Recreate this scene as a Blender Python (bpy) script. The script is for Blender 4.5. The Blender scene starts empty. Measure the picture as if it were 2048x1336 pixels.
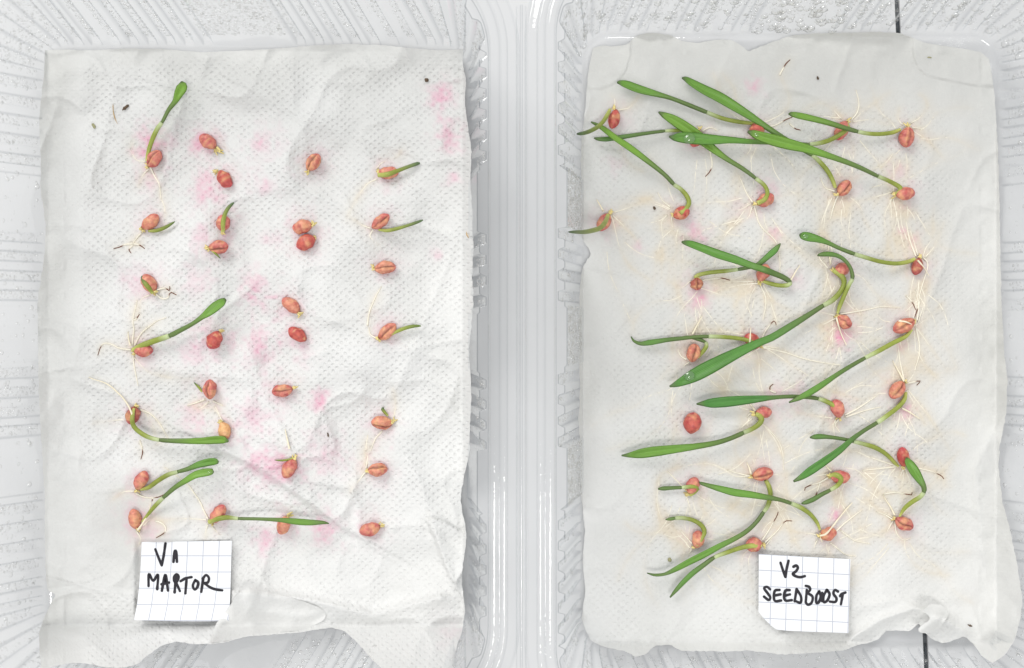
import bpy, math, random
import numpy as np
from mathutils.geometry import delaunay_2d_cdt
from mathutils import Vector

# ---------------------------------------------------------------- units
S = 0.00016            # metres for one unit ("u"); u is about one photo pixel on the tray floor
H = 1875.0             # camera height above the tray floor, in u  (0.30 m)
CX, CY = 1024.0, 668.0
rng = np.random.default_rng(11)
random.seed(5)
scene = bpy.context.scene
COL = scene.collection

# ---------------------------------------------------------------- camera, world, lamps, exposure
cam = bpy.data.cameras.new('camera')
cam.sensor_fit = 'HORIZONTAL'
cam.angle = 2 * math.atan(1024.0 / H)
cam.clip_start, cam.clip_end = 0.01, 50
camo = bpy.data.objects.new('camera', cam)
camo.location = (0, 0, H * S)
COL.objects.link(camo)
scene.camera = camo

world = bpy.data.worlds.new('World')
scene.world = world
world.use_nodes = True
world.node_tree.nodes['Background'].inputs[0].default_value = (0.975, 0.985, 1.0, 1)
world.node_tree.nodes['Background'].inputs[1].default_value = 0.67


def area(name, loc, target, sx, sy, power, col):
    l = bpy.data.lights.new(name, 'AREA')
    l.shape = 'RECTANGLE'
    l.size, l.size_y = sx, sy
    l.energy = power
    l.color = col
    o = bpy.data.objects.new(name, l)
    o.location = loc
    d = Vector(target) - Vector(loc)
    o.rotation_euler = d.to_track_quat('-Z', 'Y').to_euler()
    COL.objects.link(o)
    return o


area('window_light', (-1.0, 1.55, 1.45), (0, 0, 0), 1.3, 1.0, 25.0, (1.0, 0.985, 0.96))
area('ceiling_lamp', (0.02, -0.29, 1.0), (0.0, -0.10, 0), 0.40, 0.16, 2.6, (1.0, 0.985, 0.96))

scene.view_settings.view_transform = 'Standard'
scene.view_settings.look = 'None'
scene.view_settings.exposure = 0.12
scene.view_settings.gamma = 1.0
scene.view_settings.use_curve_mapping = False
scene.cycles.transparent_max_bounces = 16
scene.cycles.max_bounces = 5
scene.cycles.diffuse_bounces = 2
scene.cycles.glossy_bounces = 2
scene.cycles.sample_clamp_indirect = 4.0


# ---------------------------------------------------------------- helpers
def lin(r, g, b):
    f = lambda c: (c / 255) / 12.92 if c <= 10 else (((c / 255) + 0.055) / 1.055) ** 2.4
    return np.array([f(r), f(g), f(b)])


def P(px, py, z):
    """photo pixel seen at height z (u) -> world metres (numpy arrays welcome)"""
    px, py, z = np.broadcast_arrays(np.asarray(px, float), np.asarray(py, float), np.asarray(z, float))
    k = (H - z) / H
    return np.stack([(px - CX) * k * S, (CY - py) * k * S, z * S], -1)


def W(x, y, z):
    """u coordinates (x right, y down the photo, z up) -> world metres"""
    x, y, z = np.broadcast_arrays(np.asarray(x, float), np.asarray(y, float), np.asarray(z, float))
    return np.stack([x * S, -y * S, z * S], -1)


def make_mesh(name, co, faces, mat=None, smooth=True, uv=None, attrs=None):
    """faces: list of equal-size int arrays (quads or tris) or list of lists"""
    me = bpy.data.meshes.new(name)
    co = np.asarray(co, float).reshape(-1, 3)
    if isinstance(faces, np.ndarray):
        n, k = faces.shape
        me.vertices.add(len(co))
        me.vertices.foreach_set('co', co.ravel().astype(np.float32))
        me.loops.add(n * k)
        me.loops.foreach_set('vertex_index', faces.ravel().astype(np.int32))
        me.polygons.add(n)
        me.polygons.foreach_set('loop_start', (np.arange(n) * k).astype(np.int32))
        me.update(calc_edges=True)
    else:
        me.from_pydata([tuple(c) for c in co], [], [tuple(int(i) for i in f) for f in faces])
    me.polygons.foreach_set('use_smooth', np.full(len(me.polygons), smooth, dtype=bool))
    if uv is not None:
        li = np.empty(len(me.loops), np.int32)
        me.loops.foreach_get('vertex_index', li)
        l = me.uv_layers.new(name='UVMap')
        l.data.foreach_set('uv', np.asarray(uv, np.float32)[li].ravel())
    for k, v in (attrs or {}).items():
        v = np.asarray(v, np.float32)
        if v.ndim == 2:
            a = me.color_attributes.new(k, 'FLOAT_COLOR', 'POINT')
            a.data.foreach_set('color', np.concatenate([v, np.ones((len(v), 1), np.float32)], 1).ravel())
        else:
            a = me.attributes.new(k, 'FLOAT', 'POINT')
            a.data.foreach_set('value', v)
    if mat:
        me.materials.append(mat)
    me.validate()
    return me


def obj(name, me, parent=None, **props):
    o = bpy.data.objects.new(name, me)
    COL.objects.link(o)
    if parent is not None:
        o.parent = parent
        o.matrix_parent_inverse = parent.matrix_basis.inverted()
    for k, v in props.items():
        o[k] = v
    return o


def empty(name, loc, **props):
    o = bpy.data.objects.new(name, None)
    o.empty_display_size = 0.003
    o.location = loc
    COL.objects.link(o)
    for k, v in props.items():
        o[k] = v
    return o


def grid_faces(n, m, closed_n=False, closed_m=False):
    """faces of an n x m vertex grid, index i*m+j"""
    i = np.arange(n if closed_n else n - 1)
    j = np.arange(m if closed_m else m - 1)
    I, J = np.meshgrid(i, j, indexing='ij')
    I2, J2 = (I + 1) % n, (J + 1) % m
    return np.stack([I * m + J, I2 * m + J, I2 * m + J2, I * m + J2], -1).reshape(-1, 4)


_tables = {}


def vnoise(x, y, scale, seed):
    if seed not in _tables:
        _tables[seed] = np.random.default_rng(1000 + seed).uniform(-1, 1, (64, 64))
    T = _tables[seed]
    x, y = np.asarray(x, float) / scale, np.asarray(y, float) / scale
    xi, yi = np.floor(x).astype(int), np.floor(y).astype(int)
    fx, fy = x - xi, y - yi
    fx, fy = fx * fx * fx * (fx * (6 * fx - 15) + 10), fy * fy * fy * (fy * (6 * fy - 15) + 10)
    g = lambda a, b: T[a % 64, b % 64]
    return (g(xi, yi) * (1 - fx) + g(xi + 1, yi) * fx) * (1 - fy) + (g(xi, yi + 1) * (1 - fx) + g(xi + 1, yi + 1) * fx) * fy


def catmull(pts, n):
    """pts (k,d) -> n samples evenly by arc length"""
    pts = np.asarray(pts, float)
    if len(pts) == 2:
        t = np.linspace(0, 1, n)[:, None]
        return pts[0] * (1 - t) + pts[1] * t
    p = np.vstack([2 * pts[0] - pts[1], pts, 2 * pts[-1] - pts[-2]])
    out = []
    for i in range(len(pts) - 1):
        t = np.linspace(0, 1, 16, endpoint=False)[:, None]
        p0, p1, p2, p3 = p[i], p[i + 1], p[i + 2], p[i + 3]
        out.append(0.5 * (2 * p1 + (p2 - p0) * t + (2 * p0 - 5 * p1 + 4 * p2 - p3) * t ** 2 + (3 * p1 - p0 - 3 * p2 + p3) * t ** 3))
    out.append(pts[-1:])
    o = np.vstack(out)
    d = np.concatenate([[0], np.cumsum(np.linalg.norm(np.diff(o[:, :2], axis=0), axis=1) + 1e-9)])
    q = np.linspace(0, d[-1], n)
    return np.stack([np.interp(q, d, o[:, c]) for c in range(o.shape[1])], 1)


# ---------------------------------------------------------------- materials
def new_mat(name):
    m = bpy.data.materials.new(name)
    m.use_nodes = True
    m.node_tree.nodes.clear()
    return m, m.node_tree.nodes, m.node_tree.links


def N(nodes, t, **kw):
    n = nodes.new(t)
    for k, v in kw.items():
        setattr(n, k, v)
    return n


def math_node(nodes, links, op, a, b=None, c=None, clamp=False):
    n = nodes.new('ShaderNodeMath')
    n.operation = op
    n.use_clamp = clamp
    for i, v in enumerate((a, b, c)):
        if v is None:
            continue
        if isinstance(v, (int, float)):
            n.inputs[i].default_value = v
        else:
            links.new(v, n.inputs[i])
    return n.outputs[0]


def mix_col(nodes, links, fac, a, b, blend='MIX'):
    n = nodes.new('ShaderNodeMix')
    n.data_type = 'RGBA'
    n.blend_type = blend
    for s, v in ((0, fac), (6, a), (7, b)):
        if isinstance(v, (int, float)):
            n.inputs[s].default_value = v
        elif isinstance(v, (tuple, list, np.ndarray)):
            n.inputs[s].default_value = (*[float(c) for c in v[:3]], 1)
        else:
            links.new(v, n.inputs[s])
    return n.outputs[2]


def thin_clear(name, base_refl, edge_refl, tint, edge_tint, rough, bump, bscale, fold=None):
    """a thin clear sheet: lets light straight through, mirrors more at grazing angles, looks denser edge-on"""
    m, n, l = new_mat(name)
    out = N(n, 'ShaderNodeOutputMaterial')
    lw = N(n, 'ShaderNodeLayerWeight')
    lw.inputs[0].default_value = 0.5
    f4 = math_node(n, l, 'POWER', lw.outputs['Facing'], 4.0)
    refl = math_node(n, l, 'MULTIPLY_ADD', f4, edge_refl - base_refl, base_refl)
    f3 = math_node(n, l, 'POWER', lw.outputs['Facing'], 3.0)
    tr = N(n, 'ShaderNodeBsdfTransparent')
    tcol = mix_col(n, l, f3, tint, edge_tint)
    if fold is not None:           # darker tint paints in the lines of light bent at moulded folds
        tcol = mix_col(n, l, N(n, 'ShaderNodeAttribute', attribute_name='fold').outputs['Fac'], tcol, fold)
    l.new(tcol, tr.inputs[0])
    gl = N(n, 'ShaderNodeBsdfGlossy')
    gl.inputs['Roughness'].default_value = rough
    gl.inputs[0].default_value = (1, 1, 1, 1)
    tc = N(n, 'ShaderNodeTexCoord')
    nz = N(n, 'ShaderNodeTexNoise')
    nz.inputs['Scale'].default_value = bscale
    nz.inputs['Detail'].default_value = 2
    l.new(tc.outputs['Object'], nz.inputs['Vector'])
    bp = N(n, 'ShaderNodeBump')
    bp.inputs['Strength'].default_value = bump
    bp.inputs['Distance'].default_value = 0.0004
    l.new(nz.outputs[0], bp.inputs['Height'])
    l.new(bp.outputs[0], gl.inputs['Normal'])
    mx = N(n, 'ShaderNodeMixShader')
    l.new(refl, mx.inputs[0])
    l.new(tr.outputs[0], mx.inputs[1])
    l.new(gl.outputs[0], mx.inputs[2])
    l.new(mx.outputs[0], out.inputs[0])
    return m


M_PLASTIC = thin_clear('clear_plastic', 0.08, 0.40, (0.98, 0.984, 0.987), (0.91, 0.925, 0.94), 0.05, 0.22, 420, (0.52, 0.54, 0.56))
M_DROP = thin_clear('condensation_water', 0.16, 0.8, (0.98, 0.98, 0.975), (0.46, 0.46, 0.44), 0.09, 0.0, 100)


def towel_material(name, dot_x, dot_y, bump_d, base):
    m, n, l = new_mat(name)
    out = N(n, 'ShaderNodeOutputMaterial')
    bs = N(n, 'ShaderNodeBsdfPrincipled')
    uv = N(n, 'ShaderNodeUVMap')
    at = {k: N(n, 'ShaderNodeAttribute', attribute_name=k).outputs['Fac'] for k in ('pink', 'beige', 'damp_shade', 'emboss')}
    # fibre mottling
    nz = N(n, 'ShaderNodeTexNoise')
    nz.inputs['Scale'].default_value = 9
    nz.inputs['Detail'].default_value = 8
    l.new(uv.outputs[0], nz.inputs['Vector'])
    c = mix_col(n, l, nz.outputs[0], base * 0.965, np.minimum(base * 1.03, 0.93))
    c = mix_col(n, l, math_node(n, l, 'MULTIPLY', at['damp_shade'], 0.6), c, base * np.array([0.70, 0.70, 0.675]))  # darkens for real damp and for painted light falloff alike
    c = mix_col(n, l, at['beige'], c, lin(230, 212, 180))
    nz2 = N(n, 'ShaderNodeTexNoise')
    nz2.inputs['Scale'].default_value = 11
    nz2.inputs['Detail'].default_value = 5
    l.new(uv.outputs[0], nz2.inputs['Vector'])
    pf = math_node(n, l, 'MULTIPLY', at['pink'], math_node(n, l, 'MULTIPLY_ADD', nz2.outputs[0], 1.6, 0.2))
    c = mix_col(n, l, math_node(n, l, 'MULTIPLY', pf, 1.0, clamp=True), c, lin(240, 158, 190))
    l.new(c, bs.inputs['Base Color'])
    l.new(math_node(n, l, 'MULTIPLY_ADD', at['damp_shade'], -0.38, 0.9), bs.inputs['Roughness'])
    bs.inputs['Specular IOR Level'].default_value = 0.35
    # embossed staggered dots + fibres
    dist = N(n, 'ShaderNodeTexNoise')
    dist.inputs['Scale'].default_value = 4
    l.new(uv.outputs[0], dist.inputs['Vector'])
    vm = N(n, 'ShaderNodeVectorMath', operation='MULTIPLY_ADD')
    l.new(dist.outputs['Color'], vm.inputs[0])
    vm.inputs[1].default_value = (0.11, 0.11, 0)
    l.new(uv.outputs[0], vm.inputs[2])
    sp = N(n, 'ShaderNodeSeparateXYZ')
    l.new(vm.outputs[0], sp.inputs[0])
    cxn = math_node(n, l, 'COSINE', math_node(n, l, 'MULTIPLY', sp.outputs[0], math.pi * 100 / dot_x))
    cyn = math_node(n, l, 'COSINE', math_node(n, l, 'MULTIPLY', sp.outputs[1], math.pi * 100 / dot_y))
    dots = math_node(n, l, 'MULTIPLY', cxn, cyn)
    dots = math_node(n, l, 'MAXIMUM', dots, 0.0)
    dots = math_node(n, l, 'POWER', dots, 1.7)
    am = N(n, 'ShaderNodeTexNoise')
    am.inputs['Scale'].default_value = 2.6
    am.inputs['Detail'].default_value = 3
    l.new(uv.outputs[0], am.inputs['Vector'])
    dots = math_node(n, l, 'MULTIPLY', dots, math_node(n, l, 'MULTIPLY_ADD', am.outputs[0], 3.0, -0.7, clamp=True))
    dots = math_node(n, l, 'MULTIPLY', dots, at['emboss'])
    fib = N(n, 'ShaderNodeTexNoise')
    fib.inputs['Scale'].default_value = 22
    fib.inputs['Detail'].default_value = 6
    fib.inputs['Roughness'].default_value = 0.65
    l.new(uv.outputs[0], fib.inputs['Vector'])
    h = math_node(n, l, 'MULTIPLY_ADD', fib.outputs[0], 0.55, dots)
    bp = N(n, 'ShaderNodeBump')
    bp.inputs['Strength'].default_value = 0.75
    bp.inputs['Distance'].default_value = bump_d
    l.new(h, bp.inputs['Height'])
    l.new(bp.outputs[0], bs.inputs['Normal'])
    tl = N(n, 'ShaderNodeBsdfTranslucent')
    l.new(c, tl.inputs[0])
    l.new(bp.outputs[0], tl.inputs['Normal'])
    mx = N(n, 'ShaderNodeMixShader')
    mx.inputs[0].default_value = 0.12
    l.new(bs.outputs[0], mx.inputs[1])
    l.new(tl.outputs[0], mx.inputs[2])
    l.new(mx.outputs[0], out.inputs[0])
    return m


M_TOWEL_L = towel_material('white_embossed_paper', 8.4, 7.2, 0.00042, np.array([0.86, 0.86, 0.845]))
M_TOWEL_R = towel_material('damp_embossed_paper', 8.4, 7.4, 0.00032, np.array([0.85, 0.85, 0.83]))


def simple(name, col, rough=0.6, spec=0.3, attr=None, noise=None, sss=0.0, bump=None):
    m, n, l = new_mat(name)
    out = N(n, 'ShaderNodeOutputMaterial')
    bs = N(n, 'ShaderNodeBsdfPrincipled')
    bs.inputs['Roughness'].default_value = rough
    bs.inputs['Specular IOR Level'].default_value = spec
    tc = N(n, 'ShaderNodeTexCoord')
    if attr:
        c = N(n, 'ShaderNodeAttribute', attribute_name=attr).outputs['Color']
    else:
        rgb = N(n, 'ShaderNodeRGB')
        rgb.outputs[0].default_value = (*col, 1)
        c = rgb.outputs[0]
    if noise:
        sc, lo, hi = noise
        nz = N(n, 'ShaderNodeTexNoise')
        nz.inputs['Scale'].default_value = sc
        nz.inputs['Detail'].default_value = 5
        l.new(tc.outputs['Object'], nz.inputs['Vector'])
        mr = N(n, 'ShaderNodeMapRange')
        mr.inputs[1].default_value, mr.inputs[2].default_value = 0.3, 0.7
        mr.inputs[3].default_value, mr.inputs[4].default_value = lo, hi
        l.new(nz.outputs[0], mr.inputs[0])
        cc = N(n, 'ShaderNodeCombineColor')
        for i in range(3):
            l.new(mr.outputs[0], cc.inputs[i])
        c = mix_col(n, l, 1.0, c, cc.outputs[0], 'MULTIPLY')
    l.new(c, bs.inputs['Base Color'])
    if sss:
        bs.inputs['Subsurface Weight'].default_value = sss
        bs.inputs['Subsurface Radius'].default_value = (0.001, 0.0006, 0.0004)
    if bump:
        nz = N(n, 'ShaderNodeTexNoise')
        nz.inputs['Scale'].default_value = bump[0]
        nz.inputs['Detail'].default_value = 4
        l.new(tc.outputs['Object'], nz.inputs['Vector'])
        bp = N(n, 'ShaderNodeBump')
        bp.inputs['Strength'].default_value = 0.7
        bp.inputs['Distance'].default_value = bump[1]
        l.new(nz.outputs[0], bp.inputs['Height'])
        l.new(bp.outputs[0], bs.inputs['Normal'])
    l.new(bs.outputs[0], out.inputs[0])
    return m


M_TABLE = simple('pale_grey_tabletop', (0.69, 0.692, 0.694), 0.55, 0.3, noise=(9, 0.96, 1.04))
M_DARK = simple('gap_shade_dark', (0.045, 0.052, 0.058), 0.8, 0.1, noise=(30, 0.8, 1.2))  # dark colour standing in for the shade inside the board gap
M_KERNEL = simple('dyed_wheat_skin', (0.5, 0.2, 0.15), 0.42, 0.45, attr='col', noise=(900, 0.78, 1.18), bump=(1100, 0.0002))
M_SHOOT = simple('green_shoot', (0.2, 0.4, 0.1), 0.42, 0.4, attr='col', noise=(500, 0.88, 1.1))
M_ROOT = simple('cream_root', (0.8, 0.7, 0.5), 0.6, 0.3, attr='col', noise=(600, 0.92, 1.05))
M_INK = simple('black_marker_ink', (0.022, 0.020, 0.026), 0.55, 0.3, noise=(400, 0.7, 1.3))
M_DEBRIS = simple('brown_debris', (0.13, 0.09, 0.06), 0.8, 0.2, noise=(700, 0.6, 1.3))


def leaf_material():
    m, n, l = new_mat('green_leaf_blade')
    out = N(n, 'ShaderNodeOutputMaterial')
    bs = N(n, 'ShaderNodeBsdfPrincipled')
    bs.inputs['Roughness'].default_value = 0.38
    bs.inputs['Specular IOR Level'].default_value = 0.45
    c = N(n, 'ShaderNodeAttribute', attribute_name='col').outputs['Color']
    uv = N(n, 'ShaderNodeUVMap')
    sp = N(n, 'ShaderNodeSeparateXYZ')
    l.new(uv.outputs[0], sp.inputs[0])
    # fine lengthwise veins
    v = math_node(n, l, 'SINE', math_node(n, l, 'MULTIPLY', sp.outputs[1], 60.0))
    v = math_node(n, l, 'MULTIPLY_ADD', v, 0.15, 1.0)
    nz = N(n, 'ShaderNodeTexNoise')
    nz.inputs['Scale'].default_value = 7
    nz.inputs['Detail'].default_value = 4
    l.new(uv.outputs[0], nz.inputs['Vector'])
    v = math_node(n, l, 'MULTIPLY', v, math_node(n, l, 'MULTIPLY_ADD', nz.outputs[0], 0.3, 0.85))
    cc = N(n, 'ShaderNodeCombineColor')
    for i in range(3):
        l.new(v, cc.inputs[i])
    c = mix_col(n, l, 1.0, c, cc.outputs[0], 'MULTIPLY')
    l.new(c, bs.inputs['Base Color'])
    tl = N(n, 'ShaderNodeBsdfTranslucent')
    l.new(c, tl.inputs[0])
    mx = N(n, 'ShaderNodeMixShader')
    mx.inputs[0].default_value = 0.30
    l.new(bs.outputs[0], mx.inputs[1])
    l.new(tl.outputs[0], mx.inputs[2])
    l.new(mx.outputs[0], out.inputs[0])
    return m


M_LEAF = leaf_material()


def label_material():
    m, n, l = new_mat('squared_writing_paper')
    out = N(n, 'ShaderNodeOutputMaterial')
    bs = N(n, 'ShaderNodeBsdfPrincipled')
    bs.inputs['Roughness'].default_value = 0.75
    bs.inputs['Specular IOR Level'].default_value = 0.25
    uv = N(n, 'ShaderNodeUVMap')
    sp = N(n, 'ShaderNodeSeparateXYZ')
    l.new(uv.outputs[0], sp.inputs[0])
    fac = None
    for i in (0, 1):
        f = math_node(n, l, 'FRACT', sp.outputs[i])
        d = math_node(n, l, 'ABSOLUTE', math_node(n, l, 'SUBTRACT', f, 0.5))
        g = math_node(n, l, 'GREATER_THAN', d, 0.5 - 0.028)
        fac = g if fac is None else math_node(n, l, 'MAXIMUM', fac, g)
    nz = N(n, 'ShaderNodeTexNoise')
    nz.inputs['Scale'].default_value = 3
    nz.inputs['Detail'].default_value = 6
    l.new(uv.outputs[0], nz.inputs['Vector'])
    pap = mix_col(n, l, nz.outputs[0], (0.84, 0.86, 0.89), (0.88, 0.89, 0.91))
    c = mix_col(n, l, math_node(n, l, 'MULTIPLY', fac, 0.75), pap, lin(168, 172, 186))
    l.new(c, bs.inputs['Base Color'])
    l.new(bs.outputs[0], out.inputs[0])
    return m


M_LABEL = label_material()


M_WATER = thin_clear('clear_water', 0.06, 0.85, (1.0, 1.0, 1.0), (0.55, 0.62, 0.55), 0.02, 0.0, 100)

# ---------------------------------------------------------------- the table: two boards with a dark gap
def prism(name, poly, z0, z1, mat, parent, **props):
    b = [tuple(W(x, y, z0)) for x, y in poly]
    t = [tuple(W(x, y, z1)) for x, y in poly]
    k = len(poly)
    f = [list(range(k))[::-1], list(range(k, 2 * k))] + [[i, (i + 1) % k, (i + 1) % k + k, i + k] for i in range(k)]
    # order so that the top faces up
    return obj(name, make_mesh(name, b + t, f, mat, smooth=False), parent, **props)


TZ = -8.0
gap_top, gap_bot = 772.0, 834.0          # x (u) of the gap where it crosses y = -700 and +700
def gx(y): return gap_top + (gap_bot - gap_top) * (y + 700) / 1400
table = empty('table', (0, 0, TZ * S), kind='structure', label='pale grey tabletop of two boards with a dark gap')
prism('board', [(-2600, -2200), (gx(-2200) - 5, -2200), (gx(2200) - 5, 2200), (-2600, 2200)], TZ - 110, TZ, M_TABLE, table)
prism('board', [(gx(-2200) + 5, -2200), (2600, -2200), (2600, 2200), (gx(2200) + 5, 2200)], TZ - 110, TZ, M_TABLE, table)
prism('gap_shade_strip', [(gx(-2190) - 4.6, -2190), (gx(-2190) + 4.6, -2190), (gx(2190) + 4.6, 2190), (gx(2190) - 4.6, 2190)], TZ - 200, TZ - 4, M_DARK, table)  # added strip, painted dark as the shade in the open gap

# ---------------------------------------------------------------- the clear clamshell: two ribbed halves and a hinge
HW = 300.0        # height of the ribbed wall


class Half:
    """one half of the clamshell; side offsets say how far the wall leans outwards at its top"""

    def __init__(s, x0, x1, y0, y1, off, r0=55, r1=135):
        s.b = (x0, x1, y0, y1)
        s.t = (x0 - off[0], x1 + off[1], y0 - off[2], y1 + off[3])
        s.r0, s.r1 = r0, r1
        # perimeter samples: (side, fraction) ; four straight sides and four corners, clockwise in photo
        s.nl, s.ns, s.nc = 330, 240, 36
        s.build_param()

    def rr(s, box, r):
        """rounded rectangle sampled with the fixed topology; returns points and outward normals"""
        x0, x1, y0, y1 = box
        pts, nor = [], []
        def side(ax, ay, bx, by, nx, ny, n):
            t = np.linspace(0, 1, n, endpoint=False)[:, None]
            pts.append(np.array([[ax, ay]]) * (1 - t) + np.array([[bx, by]]) * t)
            nor.append(np.repeat([[nx, ny]], n, 0))
        def corner(cx, cy, a0):
            a = np.radians(a0 + np.linspace(0, 90, s.nc, endpoint=False))
            d = np.stack([np.cos(a), np.sin(a)], 1)
            pts.append(np.array([[cx, cy]]) + d * r)
            nor.append(d)
        side(x0 + r, y0, x1 - r, y0, 0, -1, s.ns); corner(x1 - r, y0 + r, -90)
        side(x1, y0 + r, x1, y1 - r, 1, 0, s.nl); corner(x1 - r, y1 - r, 0)
        side(x1 - r, y1, x0 + r, y1, 0, 1, s.ns); corner(x0 + r, y1 - r, 90)
        side(x0, y1 - r, x0, y0 + r, -1, 0, s.nl); corner(x0 + r, y0 + r, 180)
        return np.vstack(pts), np.vstack(nor)

    def build_param(s):
        # flute strength for each perimeter sample: 1 in a flute, 0 on land; also panel flag
        fl, pan, fid = [], [], []
        k = 0
        def prof(c, pitch):
            ph = (c / pitch) % 1.0
            return np.clip((0.30 - np.abs(ph - 0.5)) / 0.07, 0, 1), np.floor(c / pitch)
        for kind in ('s', 'c', 'l', 'c') * 2:
            if kind == 's':
                L = s.b[1] - s.b[0] - 2 * s.r0
                c = (np.linspace(0, 1, s.ns, endpoint=False) - 0.5) * L
                f, i = prof(c + 1000.0, 37.0)
                p = np.abs(c) < 82
            elif kind == 'l':
                L = s.b[3] - s.b[2] - 2 * s.r0
                c = (np.linspace(0, 1, s.nl, endpoint=False) - 0.5) * L
                f, i = prof(c + 1000.0, 38.0)
                p = (np.abs(c + 250) < 56) | (np.abs(c - 8) < 54) | (np.abs(c - 262) < 56)
            else:
                c = np.linspace(0, 1, s.nc, endpoint=False) * 3
                f, i = prof(c, 1.0)
                p = np.zeros(s.nc, bool)
            f = np.where(p, 0, f)
            fl.append(f); pan.append(p.astype(float)); fid.append(i + k * 1000)
            k += 1
        s.fl, s.pan, s.fid = map(np.concatenate, (fl, pan, fid))

    def ring(s, t, extra=0.0, depth=11.0, flute=True):
        A, na = s.rr(s.b, s.r0)
        B, nb = s.rr(s.t, s.r1)
        pts = A * (1 - t) + B * t
        nor = na * (1 - t) + nb * t
        nor /= np.linalg.norm(nor, axis=1, keepdims=True)
        d = extra
        if flute:
            fade = min(1.0, max(0.0, (t - 0.02) / 0.05))
            d = extra + (s.fl - 0.35 * s.pan) * depth * fade
        return pts + nor * np.asarray(d).reshape(-1, 1), nor

    def build(s, name, parent, zj=0.0):
        rings, fold = [], []
        def add(p, z, f=0.0):
            rings.append((p, np.full(len(p), float(z)))); fold.append(np.zeros(len(p)) + f)
        # floor: from near the middle out to the wall foot
        x0, x1, y0, y1 = s.b
        cx, cy = (x0 + x1) / 2, (y0 + y1) / 2
        foot, _ = s.ring(0.0, flute=False)
        for q in (0.02, 0.5, 0.9):
            add(np.array([[cx, cy]]) + (foot - np.array([[cx, cy]])) * q, 0.0)
        add(s.ring(0.0, extra=-10, flute=False)[0], 0.0)
        add(s.ring(0.0, extra=-3, flute=False)[0], 2.0, 0.12)
        flank = 0.42 * ((s.fl > 0.02) & (s.fl < 0.98))
        for t in np.concatenate([[0.02, 0.045, 0.07], np.linspace(0.12, 0.985, 14)]):
            add(s.ring(t)[0], HW * t + 3, flank * (t > 0.03))
        add(s.ring(1.0)[0], HW + 3, 1.0)                       # the notched upper edge
        add(s.ring(1.0, extra=2.2)[0], HW + 3.4, 0.0)
        # ledge, lip, flange with a rounded bead
        top = lambda e: s.ring(1.0, extra=e, flute=False)[0]
        for e, z, f in ((14.2, HW + 4, 0.1), (15.2, HW + 6.5, 0.75), (16.2, HW + 10, 0.0), (17.0, HW + 14, 0.0), (18.0, HW + 18.0, 0.2), (21, HW + 22.3, 0), (25.5, HW + 23.6, 0), (29.5, HW + 22.4, 0),
                        (32.5, HW + 19.6, 0.05), (34.0, HW + 18.6, 0.28), (36.5, HW + 20.5, 0.05), (38.5, HW + 24.0, 0), (42.0, HW + 26.4, 0), (45.5, HW + 24.2, 0.05), (47.5, HW + 20.5, 0.22),
                        (49.5, HW + 18.8, 0), (60, HW + 18.2, 0), (64, HW + 16.5, 0.12), (66.5, HW + 12, 0), (68, HW + 6, 0.3)):
            add(top(e), z, f)
        n = len(foot)
        co = np.concatenate([W(p[:, 0], p[:, 1], z) for p, z in rings])
        return obj(name, make_mesh(name, co, grid_faces(len(rings), n, closed_m=True), M_PLASTIC, attrs={'fold': np.concatenate(fold)}), parent)

    def wall_point(s, idx, t):
        p, nor = s.ring(t)
        return p[idx], nor[idx]


LEFT = Half(-930, -88, -573, 586, (42, 33, 34, 36))
RIGHT = Half(141, 971, -600, 622, (52, 42, 34, 36))

shell = empty('clamshell_container', (0, 0, 0), label='clear ribbed plastic clamshell lying open, both halves lined with paper towel', category='container')
LEFT.build('base_half', shell)
RIGHT.build('lid_half', shell)
# hinge: a thin strip with a raised fold line between the two flanges
hx = np.array([7.5, 10, 13.5, 15, 16.5, 18, 19.5, 22.5, 25]) - 1.0
hz = HW + np.array([14, 20, 21, 23, 25.5, 23, 21, 20, 14])
hy = np.linspace(-545, 560, 60)
X, Y = np.meshgrid(hx, hy, indexing='ij')
Zh = np.repeat(hz[:, None], len(hy), 1)
obj('hinge', make_mesh('hinge', W(X, Y, Zh).reshape(-1, 3), grid_faces(len(hx), len(hy)), M_PLASTIC, attrs={'fold': np.repeat([0.2, 0, 0, 0.35, 0, 0.35, 0, 0, 0.2], len(hy))}), shell)


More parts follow.
